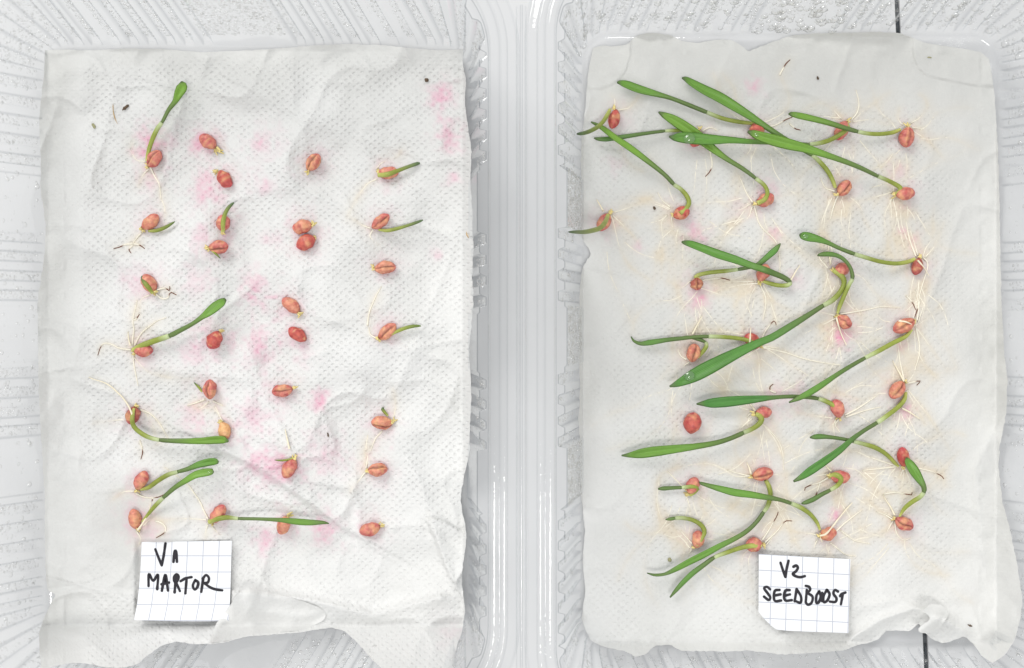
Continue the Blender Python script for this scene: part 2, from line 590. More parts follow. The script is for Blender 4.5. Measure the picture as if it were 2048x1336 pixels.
# ---------------------------------------------------------------- condensation on the ribbed walls
def droplets(name, half, specs, seed, label):
    """specs: list of (mask over perimeter samples, count, rmin, rmax, tmin, tmax)"""
    r = np.random.default_rng(seed)
    ts = np.linspace(0.05, 0.99, 60)
    rings = [half.ring(t) for t in ts]
    A, nA = np.stack([q[0] for q in rings]), np.stack([q[1] for q in rings])
    cos, nors, rads = [], [], []
    for mask, cnt, r0, r1, t0, t1 in specs:
        idx = np.nonzero(mask)[0]
        if len(idx) == 0:
            continue
        ii = r.choice(idx, cnt)
        tt = r.uniform(t0, t1, cnt)
        ti = np.clip(((tt - 0.05) / 0.94 * 59), 0, 58.999)
        a = ti.astype(int); f = (ti - a)[:, None]
        j2 = (ii + 1) % A.shape[1]
        g = r.uniform(0, 1, cnt)[:, None]
        p = (A[a, ii] * (1 - f) + A[a + 1, ii] * f) * (1 - g) + (A[a, j2] * (1 - f) + A[a + 1, j2] * f) * g
        nn = nA[a, ii]
        tz = ts[a] + f[:, 0] * (ts[1] - ts[0])
        cos.append(np.concatenate([p, (HW * tz + 3)[:, None]], 1))
        nors.append(np.concatenate([-nn, np.full((cnt, 1), 0.12)], 1))
        rads.append(r0 + (r1 - r0) * r.uniform(0, 1, cnt) ** 2.5)
    C = np.concatenate(cos); Nn = np.concatenate(nors); R = np.concatenate(rads)
    Nn /= np.linalg.norm(Nn, axis=1, keepdims=True)
    T1 = np.cross(Nn, np.array([0, 0, 1.0])); T1 /= np.linalg.norm(T1, axis=1, keepdims=True)
    T2 = np.cross(Nn, T1)
    ks, kr = 7, 3
    loc = []
    for i in range(kr):
        e = (i / kr) * math.pi / 2
        for j in range(ks):
            q = 2 * math.pi * j / ks
            loc.append((math.cos(e) * math.cos(q), math.cos(e) * math.sin(q), math.sin(e) * 0.62))
    loc.append((0, 0, 0.62))
    loc = np.array(loc)
    wob = 1 + r.uniform(-0.22, 0.22, (len(C), len(loc)))
    sag = r.uniform(1.0, 1.25, len(C))
    V = C[:, None] + R[:, None, None] * (loc[None, :, 0:1] * wob[..., None] * T1[:, None] + loc[None, :, 1:2] * wob[..., None] * sag[:, None, None] * T2[:, None] + loc[None, :, 2:3] * Nn[:, None])
    tri = []
    for i in range(kr - 1):
        for j in range(ks):
            a, b = i * ks + j, i * ks + (j + 1) % ks
            tri += [(a, b, b + ks), (a, b + ks, a + ks)]
    for j in range(ks):
        tri.append(((kr - 1) * ks + j, (kr - 1) * ks + (j + 1) % ks, kr * ks))
    tri = np.array(tri)
    F = (tri[None] + (np.arange(len(C)) * len(loc))[:, None, None]).reshape(-1, 3)
    V = V.reshape(-1, 3)
    o = obj(name, make_mesh(name, W(V[:, 0], V[:, 1], V[:, 2]), F, M_DROP), None, kind='stuff', label=label, category='condensation')
    return o


def side_masks(h):
    ns, nl, nc = h.ns, h.nl, h.nc
    lab = np.concatenate([[0] * ns, [4] * nc, [1] * nl, [5] * nc, [2] * ns, [6] * nc, [3] * nl, [7] * nc])
    return lab      # 0 top, 1 right, 2 bottom, 3 left, 4.. corners


lab = side_masks(LEFT)
fl, land, pan = LEFT.fl > 0.6, (LEFT.fl < 0.1) & (LEFT.pan < 0.5), LEFT.pan > 0.5
topish = np.isin(lab, (0, 7, 4))
droplets('condensation', LEFT, [
    (fl & topish, 5200, 1.0, 2.8, 0.08, 0.95), (pan & (lab == 0), 1500, 1.2, 3.0, 0.22, 0.95),
    (fl & np.isin(lab, (3,)), 3600, 1.0, 3.0, 0.05, 0.9), (land & (lab == 3), 260, 1.5, 5.0, 0.1, 0.9), (pan & (lab == 3), 160, 1.5, 6.0, 0.1, 0.9),
    (fl & np.isin(lab, (2, 5, 6)), 2600, 1.2, 3.6, 0.1, 0.95), (land & (lab == 2), 240, 1.5, 5.0, 0.1, 0.95),
    ((lab == 7) & land, 260, 1.4, 3.6, 0.1, 0.9),
    (fl & (lab == 1), 700, 1.2, 3.4, 0.3, 0.98)], 3, 'fine condensation beading the ribbed wall around the V1 towel')
lab = side_masks(RIGHT)
fl, land, pan = RIGHT.fl > 0.6, (RIGHT.fl < 0.1) & (RIGHT.pan < 0.5), RIGHT.pan > 0.5
topish = np.isin(lab, (0, 7, 4))
droplets('condensation', RIGHT, [
    (fl & topish, 4200, 1.0, 3.2, 0.06, 0.95), (land & topish, 650, 1.8, 8.0, 0.06, 0.95), (pan & (lab == 0), 230, 3.0, 10.5, 0.05, 0.9),
    (pan & (lab == 0), 500, 1.0, 2.5, 0.3, 0.95),
    (fl & (lab == 1), 2600, 1.0, 3.0, 0.06, 0.9), (~fl & (lab == 1), 300, 1.4, 5.0, 0.06, 0.9),
    (fl & np.isin(lab, (2, 5, 6)), 2400, 1.0, 3.2, 0.08, 0.9), (~fl & (lab == 2), 500, 1.2, 4.0, 0.08, 0.9),
    (pan & (lab == 3), 2600, 1.0, 3.4, 0.2, 0.99), (fl & (lab == 3), 600, 1.2, 4.0, 0.2, 0.99)], 4,
    'water beads and larger drops on the ribbed wall around the V2 towel')


# ---------------------------------------------------------------- paper towels
def pts(s):
    return np.array([[float(v) for v in q.split(',')] for q in s.split()])


def clampseg(px, py, x0, y0, x1, y1):
    dx, dy = x1 - x0, y1 - y0
    L = math.hypot(dx, dy)
    t = ((px - x0) * dx + (py - y0) * dy) / (L * L)
    tc = np.clip(t, 0, 1)
    ex, ey = px - (x0 + dx * tc), py - (y0 + dy * tc)
    d = np.hypot(ex, ey)
    side = (px - x0) * (-dy) + (py - y0) * dx      # >0 : left of direction in photo coords (below when heading right)
    return d, side / L, t


def ridge(px, py, poly, h, wa, wb, step=3.0):
    """crease along a polyline: rises to h at the line, falling over wa on the + side and wb on the - side"""
    out = np.zeros(np.shape(px))
    for (x0, y0), (x1, y1) in zip(poly[:-1], poly[1:]):
        d, s, t = clampseg(px, py, x0, y0, x1, y1)
        w = np.where(s > 0, wa, wb)
        out = np.maximum(out, h * np.exp(-(d / w) ** 1.3))
    return out


def step_in(px, py, poly, h, soft=3.0, keep=0.35):
    """a folded-over piece: the sheet is h higher inside the outline, highest along its free edge"""
    p = pts(poly)
    shp = np.shape(px)
    x, y = np.ravel(px).astype(float), np.ravel(py).astype(float)
    m = (x > p[:, 0].min() - 8) & (x < p[:, 0].max() + 8) & (y > p[:, 1].min() - 8) & (y < p[:, 1].max() + 8)
    out = np.zeros(len(x))
    if not m.any():
        return out.reshape(shp)
    qx, qy = x[m], y[m]
    ins = np.zeros(len(qx), bool); dm = np.full(len(qx), 1e9)
    for (ax, ay), (bx, by) in zip(p, np.roll(p, -1, 0)):
        c = (ay > qy) != (by > qy)
        ins ^= c & (qx < (bx - ax) * (qy - ay) / (by - ay + 1e-12) + ax)
        dm = np.minimum(dm, clampseg(qx, qy, ax, ay, bx, by)[0])
    sd = np.where(ins, dm, -dm)
    a = np.clip(sd / soft + 0.5, 0, 1)
    out[m] = h * a * (keep + (1 - keep) * np.exp(-np.maximum(sd, 0) / 14))
    return out.reshape(shp)


def zL(px, py):
    px, py = np.asarray(px, float), np.asarray(py, float)
    z = 15 + 12 * vnoise(px + 300, py, 170, 1) + 9.5 * vnoise(px, py + 77, 80, 2) + 2.6 * vnoise(px, py, 34, 3) + 7.5 * (1 - np.abs(vnoise(px + 0.4 * py, py - 0.3 * px, 130, 5))) ** 5 + 4.5 * (1 - np.abs(vnoise(px - 0.5 * py, py + 0.2 * px, 90, 15))) ** 6 + 0.7 * vnoise(px, py, 13, 4)
    z += ridge(px, py, pts('440,898 520,935 600,990 690,1055 735,1080'), 17, 7, 60)
    z += ridge(px, py, pts('716,1062 718,1010 700,975 655,970'), 10, 25, 9)
    z += ridge(px, py, pts('630,770 622,850 640,890'), 6, 14, 30)
    z += ridge(px, py, pts('330,130 345,210'), 6, 40, 25)
    z += ridge(px, py, pts('520,190 600,230 760,290'), 8, 30, 60)
    z += ridge(px, py, pts('700,470 640,560 700,720'), 6, 40, 40)
    z += ridge(px, py, pts('150,735 230,720 400,750'), 7, 20, 40)
    z += ridge(px, py, pts('160,150 166,400 160,700 150,1000'), 5, 16, 30)
    z += ridge(px, py, pts('500,1185 620,1200 745,1230 880,1195'), 22, 22, 10)
    z += ridge(px, py, pts('470,1190 452,1230 425,1275'), 22, 14, 45)
    z += ridge(px, py, pts('110,1190 160,1170 230,1190 290,1215'), 12, 40, 10)
    z += ridge(px, py, pts('90,1320 200,1285 330,1262 420,1280'), 16, 30, 12)
    z += ridge(px, py, pts('865,1045 890,1120 912,1172'), 16, 8, 26)
    z += step_in(px, py, '888,131 905,126 922,127 945,150 945,166 925,160 910,164 890,165', 5)
    z += step_in(px, py, '850,1036 866,1036 890,1043 915,1058 945,1075 945,1110 913,1168 905,1164 888,1128 870,1078', 16)
    # pressed flat under the paper tag
    d = np.maximum(np.abs(px - 366) - 92, np.abs(py - 1160) - 76)
    w = np.clip(-d / 14 + 0.6, 0, 1); w = w * w * (3 - 2 * w)
    z = z * (1 - w) + np.minimum(z, 11 + 0.25 * z) * w
    ed = 2.2 * vnoise(px, py, 22, 6)
    z += np.clip((px - 925) / 20, 0, 1.15) * 85 * np.clip(1 + 0.1 * vnoise(py, py * 0, 60, 7), 0.7, 1.2)
    z += np.clip(96 - px, 0, 30) * (0.7 + 0.3 * vnoise(py, py * 0, 40, 8)) + np.where(px < 130, ed, 0)
    z += np.clip(102 - py, 0, 20) * (0.5 + 0.5 * vnoise(px, px * 0, 50, 9))
    z += np.clip(py - 1250, 0, 120) * 2.05
    return np.maximum(z, 2.0)


def zR(px, py):
    px, py = np.asarray(px, float), np.asarray(py, float)
    z = 10 + 6.5 * vnoise(px + 900, py, 190, 11) + 5.5 * vnoise(px, py + 177, 80, 12) + 4 * (1 - np.abs(vnoise(px + 0.4 * py, py - 0.3 * px, 120, 18))) ** 6 + 1.5 * vnoise(px, py, 34, 13) + 0.6 * vnoise(px, py, 13, 14)
    z += ridge(px, py, pts('1180,190 1300,200 1500,120 1700,120'), 5, 50, 40)
    z += ridge(px, py, pts('1985,870 1950,940 1965,1100'), 10, 14, 30)
    z += ridge(px, py, pts('1560,1270 1640,1235 1700,1215 1800,1200 1850,1225'), 8, 30, 12)
    z += ridge(px, py, pts('1705,1275 1760,1240 1830,1215 1850,1222 1900,1245'), 16, 16, 12)
    z += ridge(px, py, pts('1840,1262 1880,1235 1925,1260'), 18, 20, 16)
    z += ridge(px, py, pts('1170,700 1200,760 1230,900'), 6, 30, 30)
    z += step_in(px, py, '1160,176 1160,90 1262,80 1260,112 1252,140 1240,158 1222,170 1200,178', 3)
    z += step_in(px, py, '1824,60 1850,60 1990,60 2000,172 1960,172 1925,166 1880,157 1852,150 1836,136 1827,112', 3.5)
    d = np.maximum(np.abs(px - 1609) - 92, np.abs(py - 1186) - 76)
    w = np.clip(-d / 14 + 0.6, 0, 1); w = w * w * (3 - 2 * w)
    z = z * (1 - w) + np.minimum(z, 11 + 0.25 * z) * w
    z += np.clip((1166 - px), 0, 14) * 8.5 * np.clip(1 + 0.2 * vnoise(py, py * 0, 60, 17), 0.7, 1.2)
    z += np.clip(px - 1992, 0, 60) * 1.55
    z += np.clip(74 - py, 0, 20) * 1.6
    z += np.clip(py - 1284, 0, 60) * 2.0
    z += np.where((px > 1960) | (py < 110) | (py > 1270), 2.0 * vnoise(px, py, 20, 16), 0)
    return np.maximum(z, 2.0)


TOP_L = '90,100 130,99 180,101 250,97 330,98 400,104 470,102 540,98 600,93 640,90 700,88 760,90 820,96 880,101 927,98'
RGT_L = '927,98 925,125 932,160 929,200 937,260 943,300 941,350 943,400 945,440 947,500 944,560 947,600 943,640 938,700 941,760 943,800 940,850 939,900 934,930 926,965 920,1000 929,1040 933,1080 929,1110 923,1150 925,1180 930,1220 925,1260 911,1300 906,1350'
BOT_L = '83,1345 110,1331 150,1325 180,1328 210,1334 245,1336 275,1328 300,1306 330,1288 355,1283 380,1287 420,1288 450,1285 480,1276 500,1272 560,1268 600,1265 640,1258 665,1255 690,1262 715,1285 740,1315 775,1348 906,1350'
LFT_L = '90,100 88,150 82,200 78,240 80,280 82,330 81,380 92,450 90,500 82,560 75,600 76,700 78,800 84,900 90,1000 90,1100 92,1150 95,1182 112,1187 103,1204 88,1235 78,1265 79,1300 83,1345'
TOP_R = '1186,96 1205,91 1230,93 1258,88 1268,74 1285,67 1310,66 1340,70 1365,82 1395,86 1430,80 1465,80 1485,92 1497,104 1512,96 1545,84 1580,72 1620,67 1700,65 1760,64 1800,66 1826,76 1850,86 1890,92 1930,98 1962,104 1978,118'
RGT_R = '1978,118 1984,150 1990,200 1993,250 1996,300 1999,400 2000,480 2003,600 2008,700 2015,760 2012,830 2000,890 1997,930 2004,1000 2020,1060 2035,1130 2045,1200 2041,1235 2030,1280 2010,1310 1985,1326'
BOT_R = '1163,1236 1172,1262 1184,1284 1215,1296 1250,1302 1272,1314 1292,1308 1310,1291 1340,1289 1362,1302 1400,1302 1440,1303 1500,1301 1560,1309 1640,1305 1690,1300 1715,1290 1742,1285 1758,1278 1766,1262 1792,1261 1822,1262 1836,1244 1846,1262 1866,1280 1890,1287 1912,1278 1930,1272 1950,1292 1962,1311 1985,1326'
LFT_R = '1186,96 1177,140 1174,175 1169,230 1163,280 1161,330 1165,380 1162,440 1165,480 1176,496 1183,508 1172,522 1164,540 1160,580 1157,640 1158,700 1160,780 1157,840 1160,900 1163,1000 1170,1060 1165,1120 1171,1180 1163,1236'


def edge(s, n, seed, amp=1.0):
    p = pts(s)
    d = np.concatenate([[0], np.cumsum(np.linalg.norm(np.diff(p, axis=0), axis=1))])
    q = np.linspace(0, d[-1], n)
    out = np.stack([np.interp(q, d, p[:, c]) for c in (0, 1)], 1)
    k = np.ones(5) / 5
    for c in (0, 1):                       # soften the corners of the trace
        v = np.pad(out[:, c], 2, mode='edge')
        v = np.convolve(v, k, 'valid')
        out[1:-1, c] = v[1:-1]
    w = np.sin(np.linspace(0, math.pi, n)) ** 0.3
    out[:, 0] += amp * w * (vnoise(q, q * 0 + 3, 9, seed) + 0.6 * vnoise(q, q * 0 + 9, 4, seed + 1))
    out[:, 1] += amp * w * (vnoise(q, q * 0 + 5, 9, seed + 2) + 0.6 * vnoise(q, q * 0 + 7, 4, seed + 3))
    return out


def coons(top, right, bot, left, n, m, seed):
    T, B = edge(top, n, seed), edge(bot, n, seed + 5)
    L, R = edge(left, m, seed + 10), edge(right, m, seed + 15)
    u = np.linspace(0, 1, n)[:, None, None]
    v = np.linspace(0, 1, m)[None, :, None]
    return ((1 - v) * T[:, None] + v * B[:, None] + (1 - u) * L[None] + u * R[None]
            - ((1 - u) * (1 - v) * T[0] + u * (1 - v) * T[-1] + (1 - u) * v * B[0] + u * v * B[-1]))


# stain maps are gathered while seedlings are laid out, so towels are meshed afterwards
ROOT_PATHS = {'L': [], 'R': []}
PINK = {'L': [(300, 285, 26, .55), (395, 290, 16, .4), (525, 285, 24, .38), (415, 382, 26, .5), (530, 372, 20, .35), (402, 475, 18, .35), (540, 480, 14, .3),
              (512, 572, 22, .5), (508, 600, 18, .35), (516, 695, 28, .6), (395, 700, 24, .38), (462, 688, 14, .3), (640, 790, 13, .65), (637, 812, 12, .6),
              (505, 835, 28, .42), (388, 832, 24, .33), (545, 935, 32, .5), (500, 930, 20, .3), (650, 915, 34, .33), (645, 1060, 24, .6), (530, 1080, 20, .6),
              (880, 180, 20, .36), (886, 200, 14, .35), (895, 262, 18, .5), (902, 292, 16, .38), (906, 358, 13, .4), (880, 225, 12, .3), (875, 507, 10, .35),
              (300, 360, 16, .3), (270, 565, 22, .25), (390, 560, 24, .3), (300, 1060, 24, .25), (900, 1270, 22, .12), (410, 640, 18, .2), (610, 700, 16, .2)],
        'R': [(1508, 172, 13, .55), (1390, 470, 17, .55), (1396, 600, 17, .5), (1684, 672, 18, .55), (1810, 822, 15, .5), (1670, 1030, 10, .65), (1805, 460, 10, .4),
              (1550, 465, 13, .35), (1588, 560, 16, .2), (1230, 330, 14, .2), (1276, 492, 9, .25), (1534, 375, 15, .4), (1800, 345, 18, .25), (1480, 420, 20, .15),
              (1560, 800, 22, .25), (1600, 780, 20, .2), (1680, 690, 14, .4), (1800, 690, 12, .3), (1830, 480, 12, .25)]}
SEEDS_AT = {'L': [], 'R': []}

# ---------------------------------------------------------------- seedlings
def tube(path_w, radii, ks=7, flat=None, up=None):
    """path_w (n,3) in u-space (x,y down,z), radii (n,) -> verts, quads ; flat: height ratio"""
    n = len(path_w)
    tan = np.gradient(path_w, axis=0)
    tan /= np.linalg.norm(tan, axis=1, keepdims=True) + 1e-9
    upv = np.array([0, 0, 1.0])
    sidev = np.cross(tan, upv)
    sidev /= np.linalg.norm(sidev, axis=1, keepdims=True) + 1e-9
    nrm = np.cross(sidev, tan)
    a = np.linspace(0, 2 * math.pi, ks, endpoint=False)
    fl = np.ones(n) if flat is None else flat
    V = path_w[:, None] + radii[:, None, None] * (np.cos(a)[None, :, None] * sidev[:, None] + np.sin(a)[None, :, None] * (fl[:, None, None]) * nrm[:, None])
    F = grid_faces(n, ks, closed_m=True)
    # caps
    V = V.reshape(-1, 3)
    c0, c1 = len(V), len(V) + 1
    V = np.vstack([V, path_w[0], path_w[-1]])
    fl_ = [tuple(f) for f in F]
    fl_ += [(c0, (j + 1) % ks, j) for j in range(ks)]
    fl_ += [(c1, (n - 1) * ks + j, (n - 1) * ks + (j + 1) % ks) for j in range(ks)]
    return V, fl_


def UP(px, py, z):
    """photo pixel at height z -> u-space (x right, y down, z up)"""
    k = (H - z) / H
    return np.stack([(np.asarray(px) - CX) * k, (np.asarray(py) - CY) * k, np.asarray(z, float) + 0 * np.asarray(px)], -1)


def to_world(V):
    V = np.asarray(V)
    return W(V[:, 0], V[:, 1], V[:, 2])


C_COLEO = lin(142, 154, 66); C_COLEO_B = lin(186, 190, 104); C_NODE = lin(194, 208, 160)
C_STEM = lin(116, 138, 82); C_BLADE = lin(94, 154, 76); C_BLADE2 = lin(138, 182, 74); C_TIP = lin(84, 104, 68)
C_ROOT = lin(244, 238, 221); C_ROOT_T = lin(112, 62, 40)


def kernel_mesh(L, Wd, crease, seed, tone):
    r = np.random.default_rng(seed)
    na, nb = 22, 28
    a = np.cos(np.linspace(math.pi, 0, na))          # -1 (brush end) .. 1 (germ end)
    prof = (1 - np.abs(a) ** 2.4) ** 0.60
    prof *= np.where(a > 0, 1 - 0.24 * a ** 2, 1 - 0.06 * a ** 2)
    ph = np.linspace(0, 2 * math.pi, nb, endpoint=False)
    A, PHI = np.meshgrid(a, ph, indexing='ij')
    PR = np.repeat(prof[:, None], nb, 1)
    rad = np.ones_like(A)
    cr = np.zeros_like(A)
    if crease is not None:
        d = (PHI - math.pi / 2 - crease + math.pi) % (2 * math.pi) - math.pi
        d = d + 0.12 * vnoise(A * 4 + seed * 5, A * 0, 1.6, 33)
        cr = np.exp(-(d / (0.11 + 0.10 * r.uniform())) ** 2) * np.clip(1.15 - np.abs(A) ** 3, 0, 1)
        lobes = 0.08 * np.exp(-((np.abs(d) - 0.75) / 0.4) ** 2)
        rad = rad - (0.22 + 0.16 * r.uniform()) * cr + lobes
    rad += 0.06 * vnoise(A * 8 + seed, PHI * 3, 2.0, 40 + seed % 9) + 0.025 * vnoise(A * 16 + seed, PHI * 14, 2.0, 45 + seed % 5)
    x = A * L / 2
    y = np.cos(PHI) * PR * Wd / 2 * rad
    z = np.sin(PHI) * PR * Wd * 0.44 * rad
    y += Wd * 0.05 * vnoise(A * 3, A * 0 + seed, 1.5, 31)
    V = np.stack([x, y, z], -1).reshape(-1, 3)
    F = grid_faces(na, nb, closed_m=True)
    tones = {'o': (lin(220, 150, 122), lin(196, 108, 94)), 'r': (lin(200, 100, 86), lin(178, 70, 68)), 'y': (lin(232, 184, 130), lin(218, 156, 104)),
             'p': (lin(211, 131, 114), lin(187, 88, 86)), 'd': (lin(180, 98, 84), lin(152, 70, 64))}
    c0, c1 = tones[tone]
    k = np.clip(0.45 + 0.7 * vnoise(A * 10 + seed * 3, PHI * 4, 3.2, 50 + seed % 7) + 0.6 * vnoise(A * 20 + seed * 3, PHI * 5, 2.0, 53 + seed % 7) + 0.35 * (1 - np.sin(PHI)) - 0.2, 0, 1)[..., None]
    col = c0 * (1 - k) + c1 * k
    tan = np.clip(vnoise(A * 9 + seed * 2.3, PHI * 3 + seed, 2.6, 57) * 1.6 - 0.35, 0, 0.6)[..., None]
    col = col * (1 - tan) + lin(226, 172, 126) * tan
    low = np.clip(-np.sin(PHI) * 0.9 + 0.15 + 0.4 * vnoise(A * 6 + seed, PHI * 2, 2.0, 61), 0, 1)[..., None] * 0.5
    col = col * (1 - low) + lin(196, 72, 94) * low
    end = np.clip((-A - 0.55) / 0.4, 0, 1)[..., None] * 0.4
    col = col * (1 - end) + lin(208, 76, 98) * end
    scar = (np.clip((A - 0.86) / 0.1, 0, 1) * np.clip(0.5 + vnoise(PHI * 5 + seed, A, 1.0, 71), 0, 1))[..., None] * 0.75
    col = col * (1 - scar) + lin(96, 44, 30) * scar
    cc = np.clip(cr * 1.1, 0, 1)[..., None] * 0.8
    col = col * (1 - cc) + lin(104, 50, 30) * cc
    if crease is not None:                            # pale edge beside the crease
        e = np.exp(-((d - 0.32) / 0.13) ** 2)[..., None] * np.clip(1 - np.abs(A) ** 3, 0, 1)[..., None] * 0.45
        col = col * (1 - e) + lin(232, 178, 120) * e
    return V, F, col.reshape(-1, 3)


count = 0


def seedling(tray, cx, cy, L, Wd, dx, dy, crease, tone, shoot, roots, tuft, label, rise=34, ztip=None, tilt=0):
    """one wheat seedling: kernel, coleoptile, leaf, roots, pale root stubs"""
    global count
    count += 1
    sd = count
    r = np.random.default_rng(700 + sd)
    zf = zL if tray == 'L' else zR
    zt = float(zf(cx, cy))
    base = P(cx, cy, zt)
    name = 'wheat_seedling' if (shoot or roots) else 'wheat_kernel'
    root = empty(name, tuple(base), label=label, category='seedling' if (shoot or roots) else 'seed',
                 group='wheat seeds on the V1 towel' if tray == 'L' else 'wheat seeds on the V2 towel')
    SEEDS_AT[tray].append((cx, cy))
    # kernel
    V, F, col = kernel_mesh(L, Wd, crease, sd, tone)
    n = math.hypot(dx, dy); ux, uy = dx / n, dy / n
    zc = zt + Wd * 0.36
    c = UP(cx, cy, zc)
    k = (H - zc) / H
    X = c[0] + k * (V[:, 0] * ux - V[:, 1] * uy)
    Y = c[1] + k * (V[:, 0] * uy + V[:, 1] * ux)
    Z = c[2] + k * V[:, 2] - tilt * V[:, 0]
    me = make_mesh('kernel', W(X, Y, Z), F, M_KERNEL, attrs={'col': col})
    obj('kernel', me, root)
    gx_, gy_ = cx + ux * L * 0.47, cy + uy * L * 0.47
    # shoot: coleoptile sheath, then leaf blade
    if shoot:
        node = None
        raw = []
        for i, q in enumerate(shoot.split()):
            if q.endswith('*'):
                node = i; q = q[:-1]
            raw.append([float(v) for v in q.split(',')])
        raw = np.array(raw)
        ns = max(16, int(np.sum(np.linalg.norm(np.diff(raw[:, :2], axis=0), axis=1)) / 4.5))
        pp = catmull(raw, ns)
        s = np.linspace(0, 1, ns)
        dcum = np.concatenate([[0], np.cumsum(np.linalg.norm(np.diff(raw[:, :2], axis=0), axis=1))])
        tn = dcum[node] / dcum[-1] if node is not None else 1.0
        zbase = float(zf(pp[0, 0], pp[0, 1])) + 9
        on_k = np.exp(-((pp[:, 0] - cx) ** 2 + (pp[:, 1] - cy) ** 2) / (0.30 * L) ** 2) * Wd * 0.62
        if ztip is not None:
            zz = zbase + (ztip - zbase) * s ** 1.1
        else:
            zz = zbase - 3 + 0.5 * rise * np.sin(2.0 * s)
        zz = np.maximum(zz, np.asarray(zf(pp[:, 0], pp[:, 1])) + 4) + on_k * (1 if ztip is None else 0.6)
        zz = np.convolve(np.pad(zz, 2, mode='edge'), np.ones(5) / 5, 'valid')
        path = UP(pp[:, 0], pp[:, 1], zz)
        rad = np.maximum(pp[:, 2], 1.0) / 2 * 1.04
        cut = int(round(tn * (ns - 1)))
        # sheath
        if cut >= 3:
            sl = slice(0, cut + 1)
            rr = rad[sl].copy()
            if node is None:
                rr[-1] *= 0.6
            V, F = tube(path[sl], rr, 8, np.full(cut + 1, 0.85))
            q = np.linspace(0, 1, cut + 1)[:, None]
            kk = np.clip(q / 0.30, 0, 1)
            c1 = C_COLEO_B * (1 - kk) + C_COLEO * kk
            if node is not None:
                e = np.clip((q - 0.70) / 0.3, 0, 1)
                c1 = c1 * (1 - e) + C_NODE * e
            else:
                e = np.clip((q - 0.45) / 0.5, 0, 1)
                c1 = c1 * (1 - e) + lin(*((86, 108, 70) if sd % 3 else (96, 118, 52))) * e
            jit = 1 + r.uniform(-0.1, 0.1)
            cv = np.repeat(c1 * jit, 8, 0)
            cv = np.vstack([cv, cv[:1], cv[-1:]])
            obj('coleoptile', make_mesh('coleoptile', to_world(V), F, M_SHOOT, attrs={'col': cv}), root)
        if node is not None and cut < ns - 3:
            sl = slice(max(cut - 1, 0), ns)
            pa, rr = path[sl].copy(), rad[sl].copy()
            m = len(pa)
            rr[0] *= 0.72; rr[1] *= 0.8
            # blade: shallow channel cross-section with real thickness
            tan = np.gradient(pa, axis=0); tan /= np.linalg.norm(tan, axis=1, keepdims=True) + 1e-9
            sv = np.cross(tan, [0, 0, 1.0]); sv /= np.linalg.norm(sv, axis=1, keepdims=True) + 1e-9
            nv = np.cross(sv, tan)
            roll = 0.28 * np.sin(np.linspace(0, 1, m) * r.uniform(2, 5) + r.uniform(0, 6))[:, None]
            sv, nv = sv * np.cos(roll) + nv * np.sin(roll), nv * np.cos(roll) - sv * np.sin(roll)
            w8 = np.array([-1, -0.62, -0.22, 0.0, 0.22, 0.62, 1.0, 0.62, 0.2, -0.2, -0.62])
            narrow = np.clip((rr - 4.2) / 4.0, 0, 1)          # 0 rolled stem, 1 open blade
            topo = np.array([0.0, -0.02, -0.18, -0.32, -0.18, -0.02, 0.0, -0.16, -0.42, -0.42, -0.16])
            stem = np.array([0.0, 0.5, 0.72, 0.75, 0.72, 0.5, 0.0, -0.5, -0.75, -0.75, -0.5])
            hh = stem[None] * (1 - narrow[:, None]) + topo[None] * narrow[:, None]
            V = pa[:, None] + rr[:, None, None] * (w8[None, :, None] * sv[:, None] + hh[..., None] * nv[:, None])
            kq = len(w8)
            V = V.reshape(-1, 3)
            F = [tuple(f) for f in grid_faces(m, kq, closed_m=True)]
            V = np.vstack([V, pa[0], pa[-1]])
            F += [(len(V) - 2, (j + 1) % kq, j) for j in range(kq)] + [(len(V) - 1, (m - 1) * kq + j, (m - 1) * kq + (j + 1) % kq) for j in range(kq)]
            q = np.linspace(0, 1, m)[:, None]
            e = np.clip((q - 0.02) / 0.45, 0, 1) * np.clip(narrow[:, None] * 1.4 + 0.25, 0, 1)
            mixb = r.uniform(0, 1)
            blade = C_BLADE * (1 - mixb) + C_BLADE2 * mixb
            c1 = C_STEM * (1 - e) + blade * e
            e2 = np.clip((q - 0.94) / 0.06, 0, 1) * 0.7
            c1 = c1 * (1 - e2) + C_TIP * e2
            drift = 1 + 0.10 * vnoise(np.arange(m) * 4.5, np.full(m, sd * 11.0), 38, 86)
            c1 = c1 * drift[:, None]
            edge_d = np.array([0.92, 1.0, 1.07, 1.12, 1.05, 0.96, 0.90, 0.9, 0.9, 0.9, 0.9])
            cv = (c1[:, None] * edge_d[None, :, None]).reshape(-1, 3)
            cv = np.vstack([cv, c1[0], c1[-1]])
            uvv = np.stack([np.repeat(np.arange(m) * 0.06 + sd, kq), np.tile(w8 * 0.5 + 0.5, m)], 1)
            uvv = np.vstack([uvv, [[sd, 0.5], [sd + m * 0.06, 0.5]]])
            obj('leaf', make_mesh('leaf', to_world(V), F, M_LEAF, uv=uvv, attrs={'col': cv}), root)
        SHOOT_Z[sd] = (pp[:, :2].copy(), zz.copy(), rad.copy())
    # roots: traced ones, "x,y x,y ..." ; '!' = brown tip ; '^' = lies high and white ; '~' = mostly sunk into the paper
    for spec in roots:
        brown, high, sunk = '!' in spec, '^' in spec, '~' in spec
        q = pts(spec.replace('!', '').replace('^', '').replace('~', '').strip())
        n_ = max(8, int(np.sum(np.linalg.norm(np.diff(q, axis=0), axis=1)) / 5))
        pp = catmull(q, n_)
        wob = 0.8 * vnoise(np.arange(n_) * 5.0, np.full(n_, sd * 7.0), 18, 80)
        pp = pp + np.stack([wob, 0.8 * vnoise(np.arange(n_) * 5.0, np.full(n_, sd * 3.0), 16, 81)], 1)
        s = np.linspace(0, 1, n_)
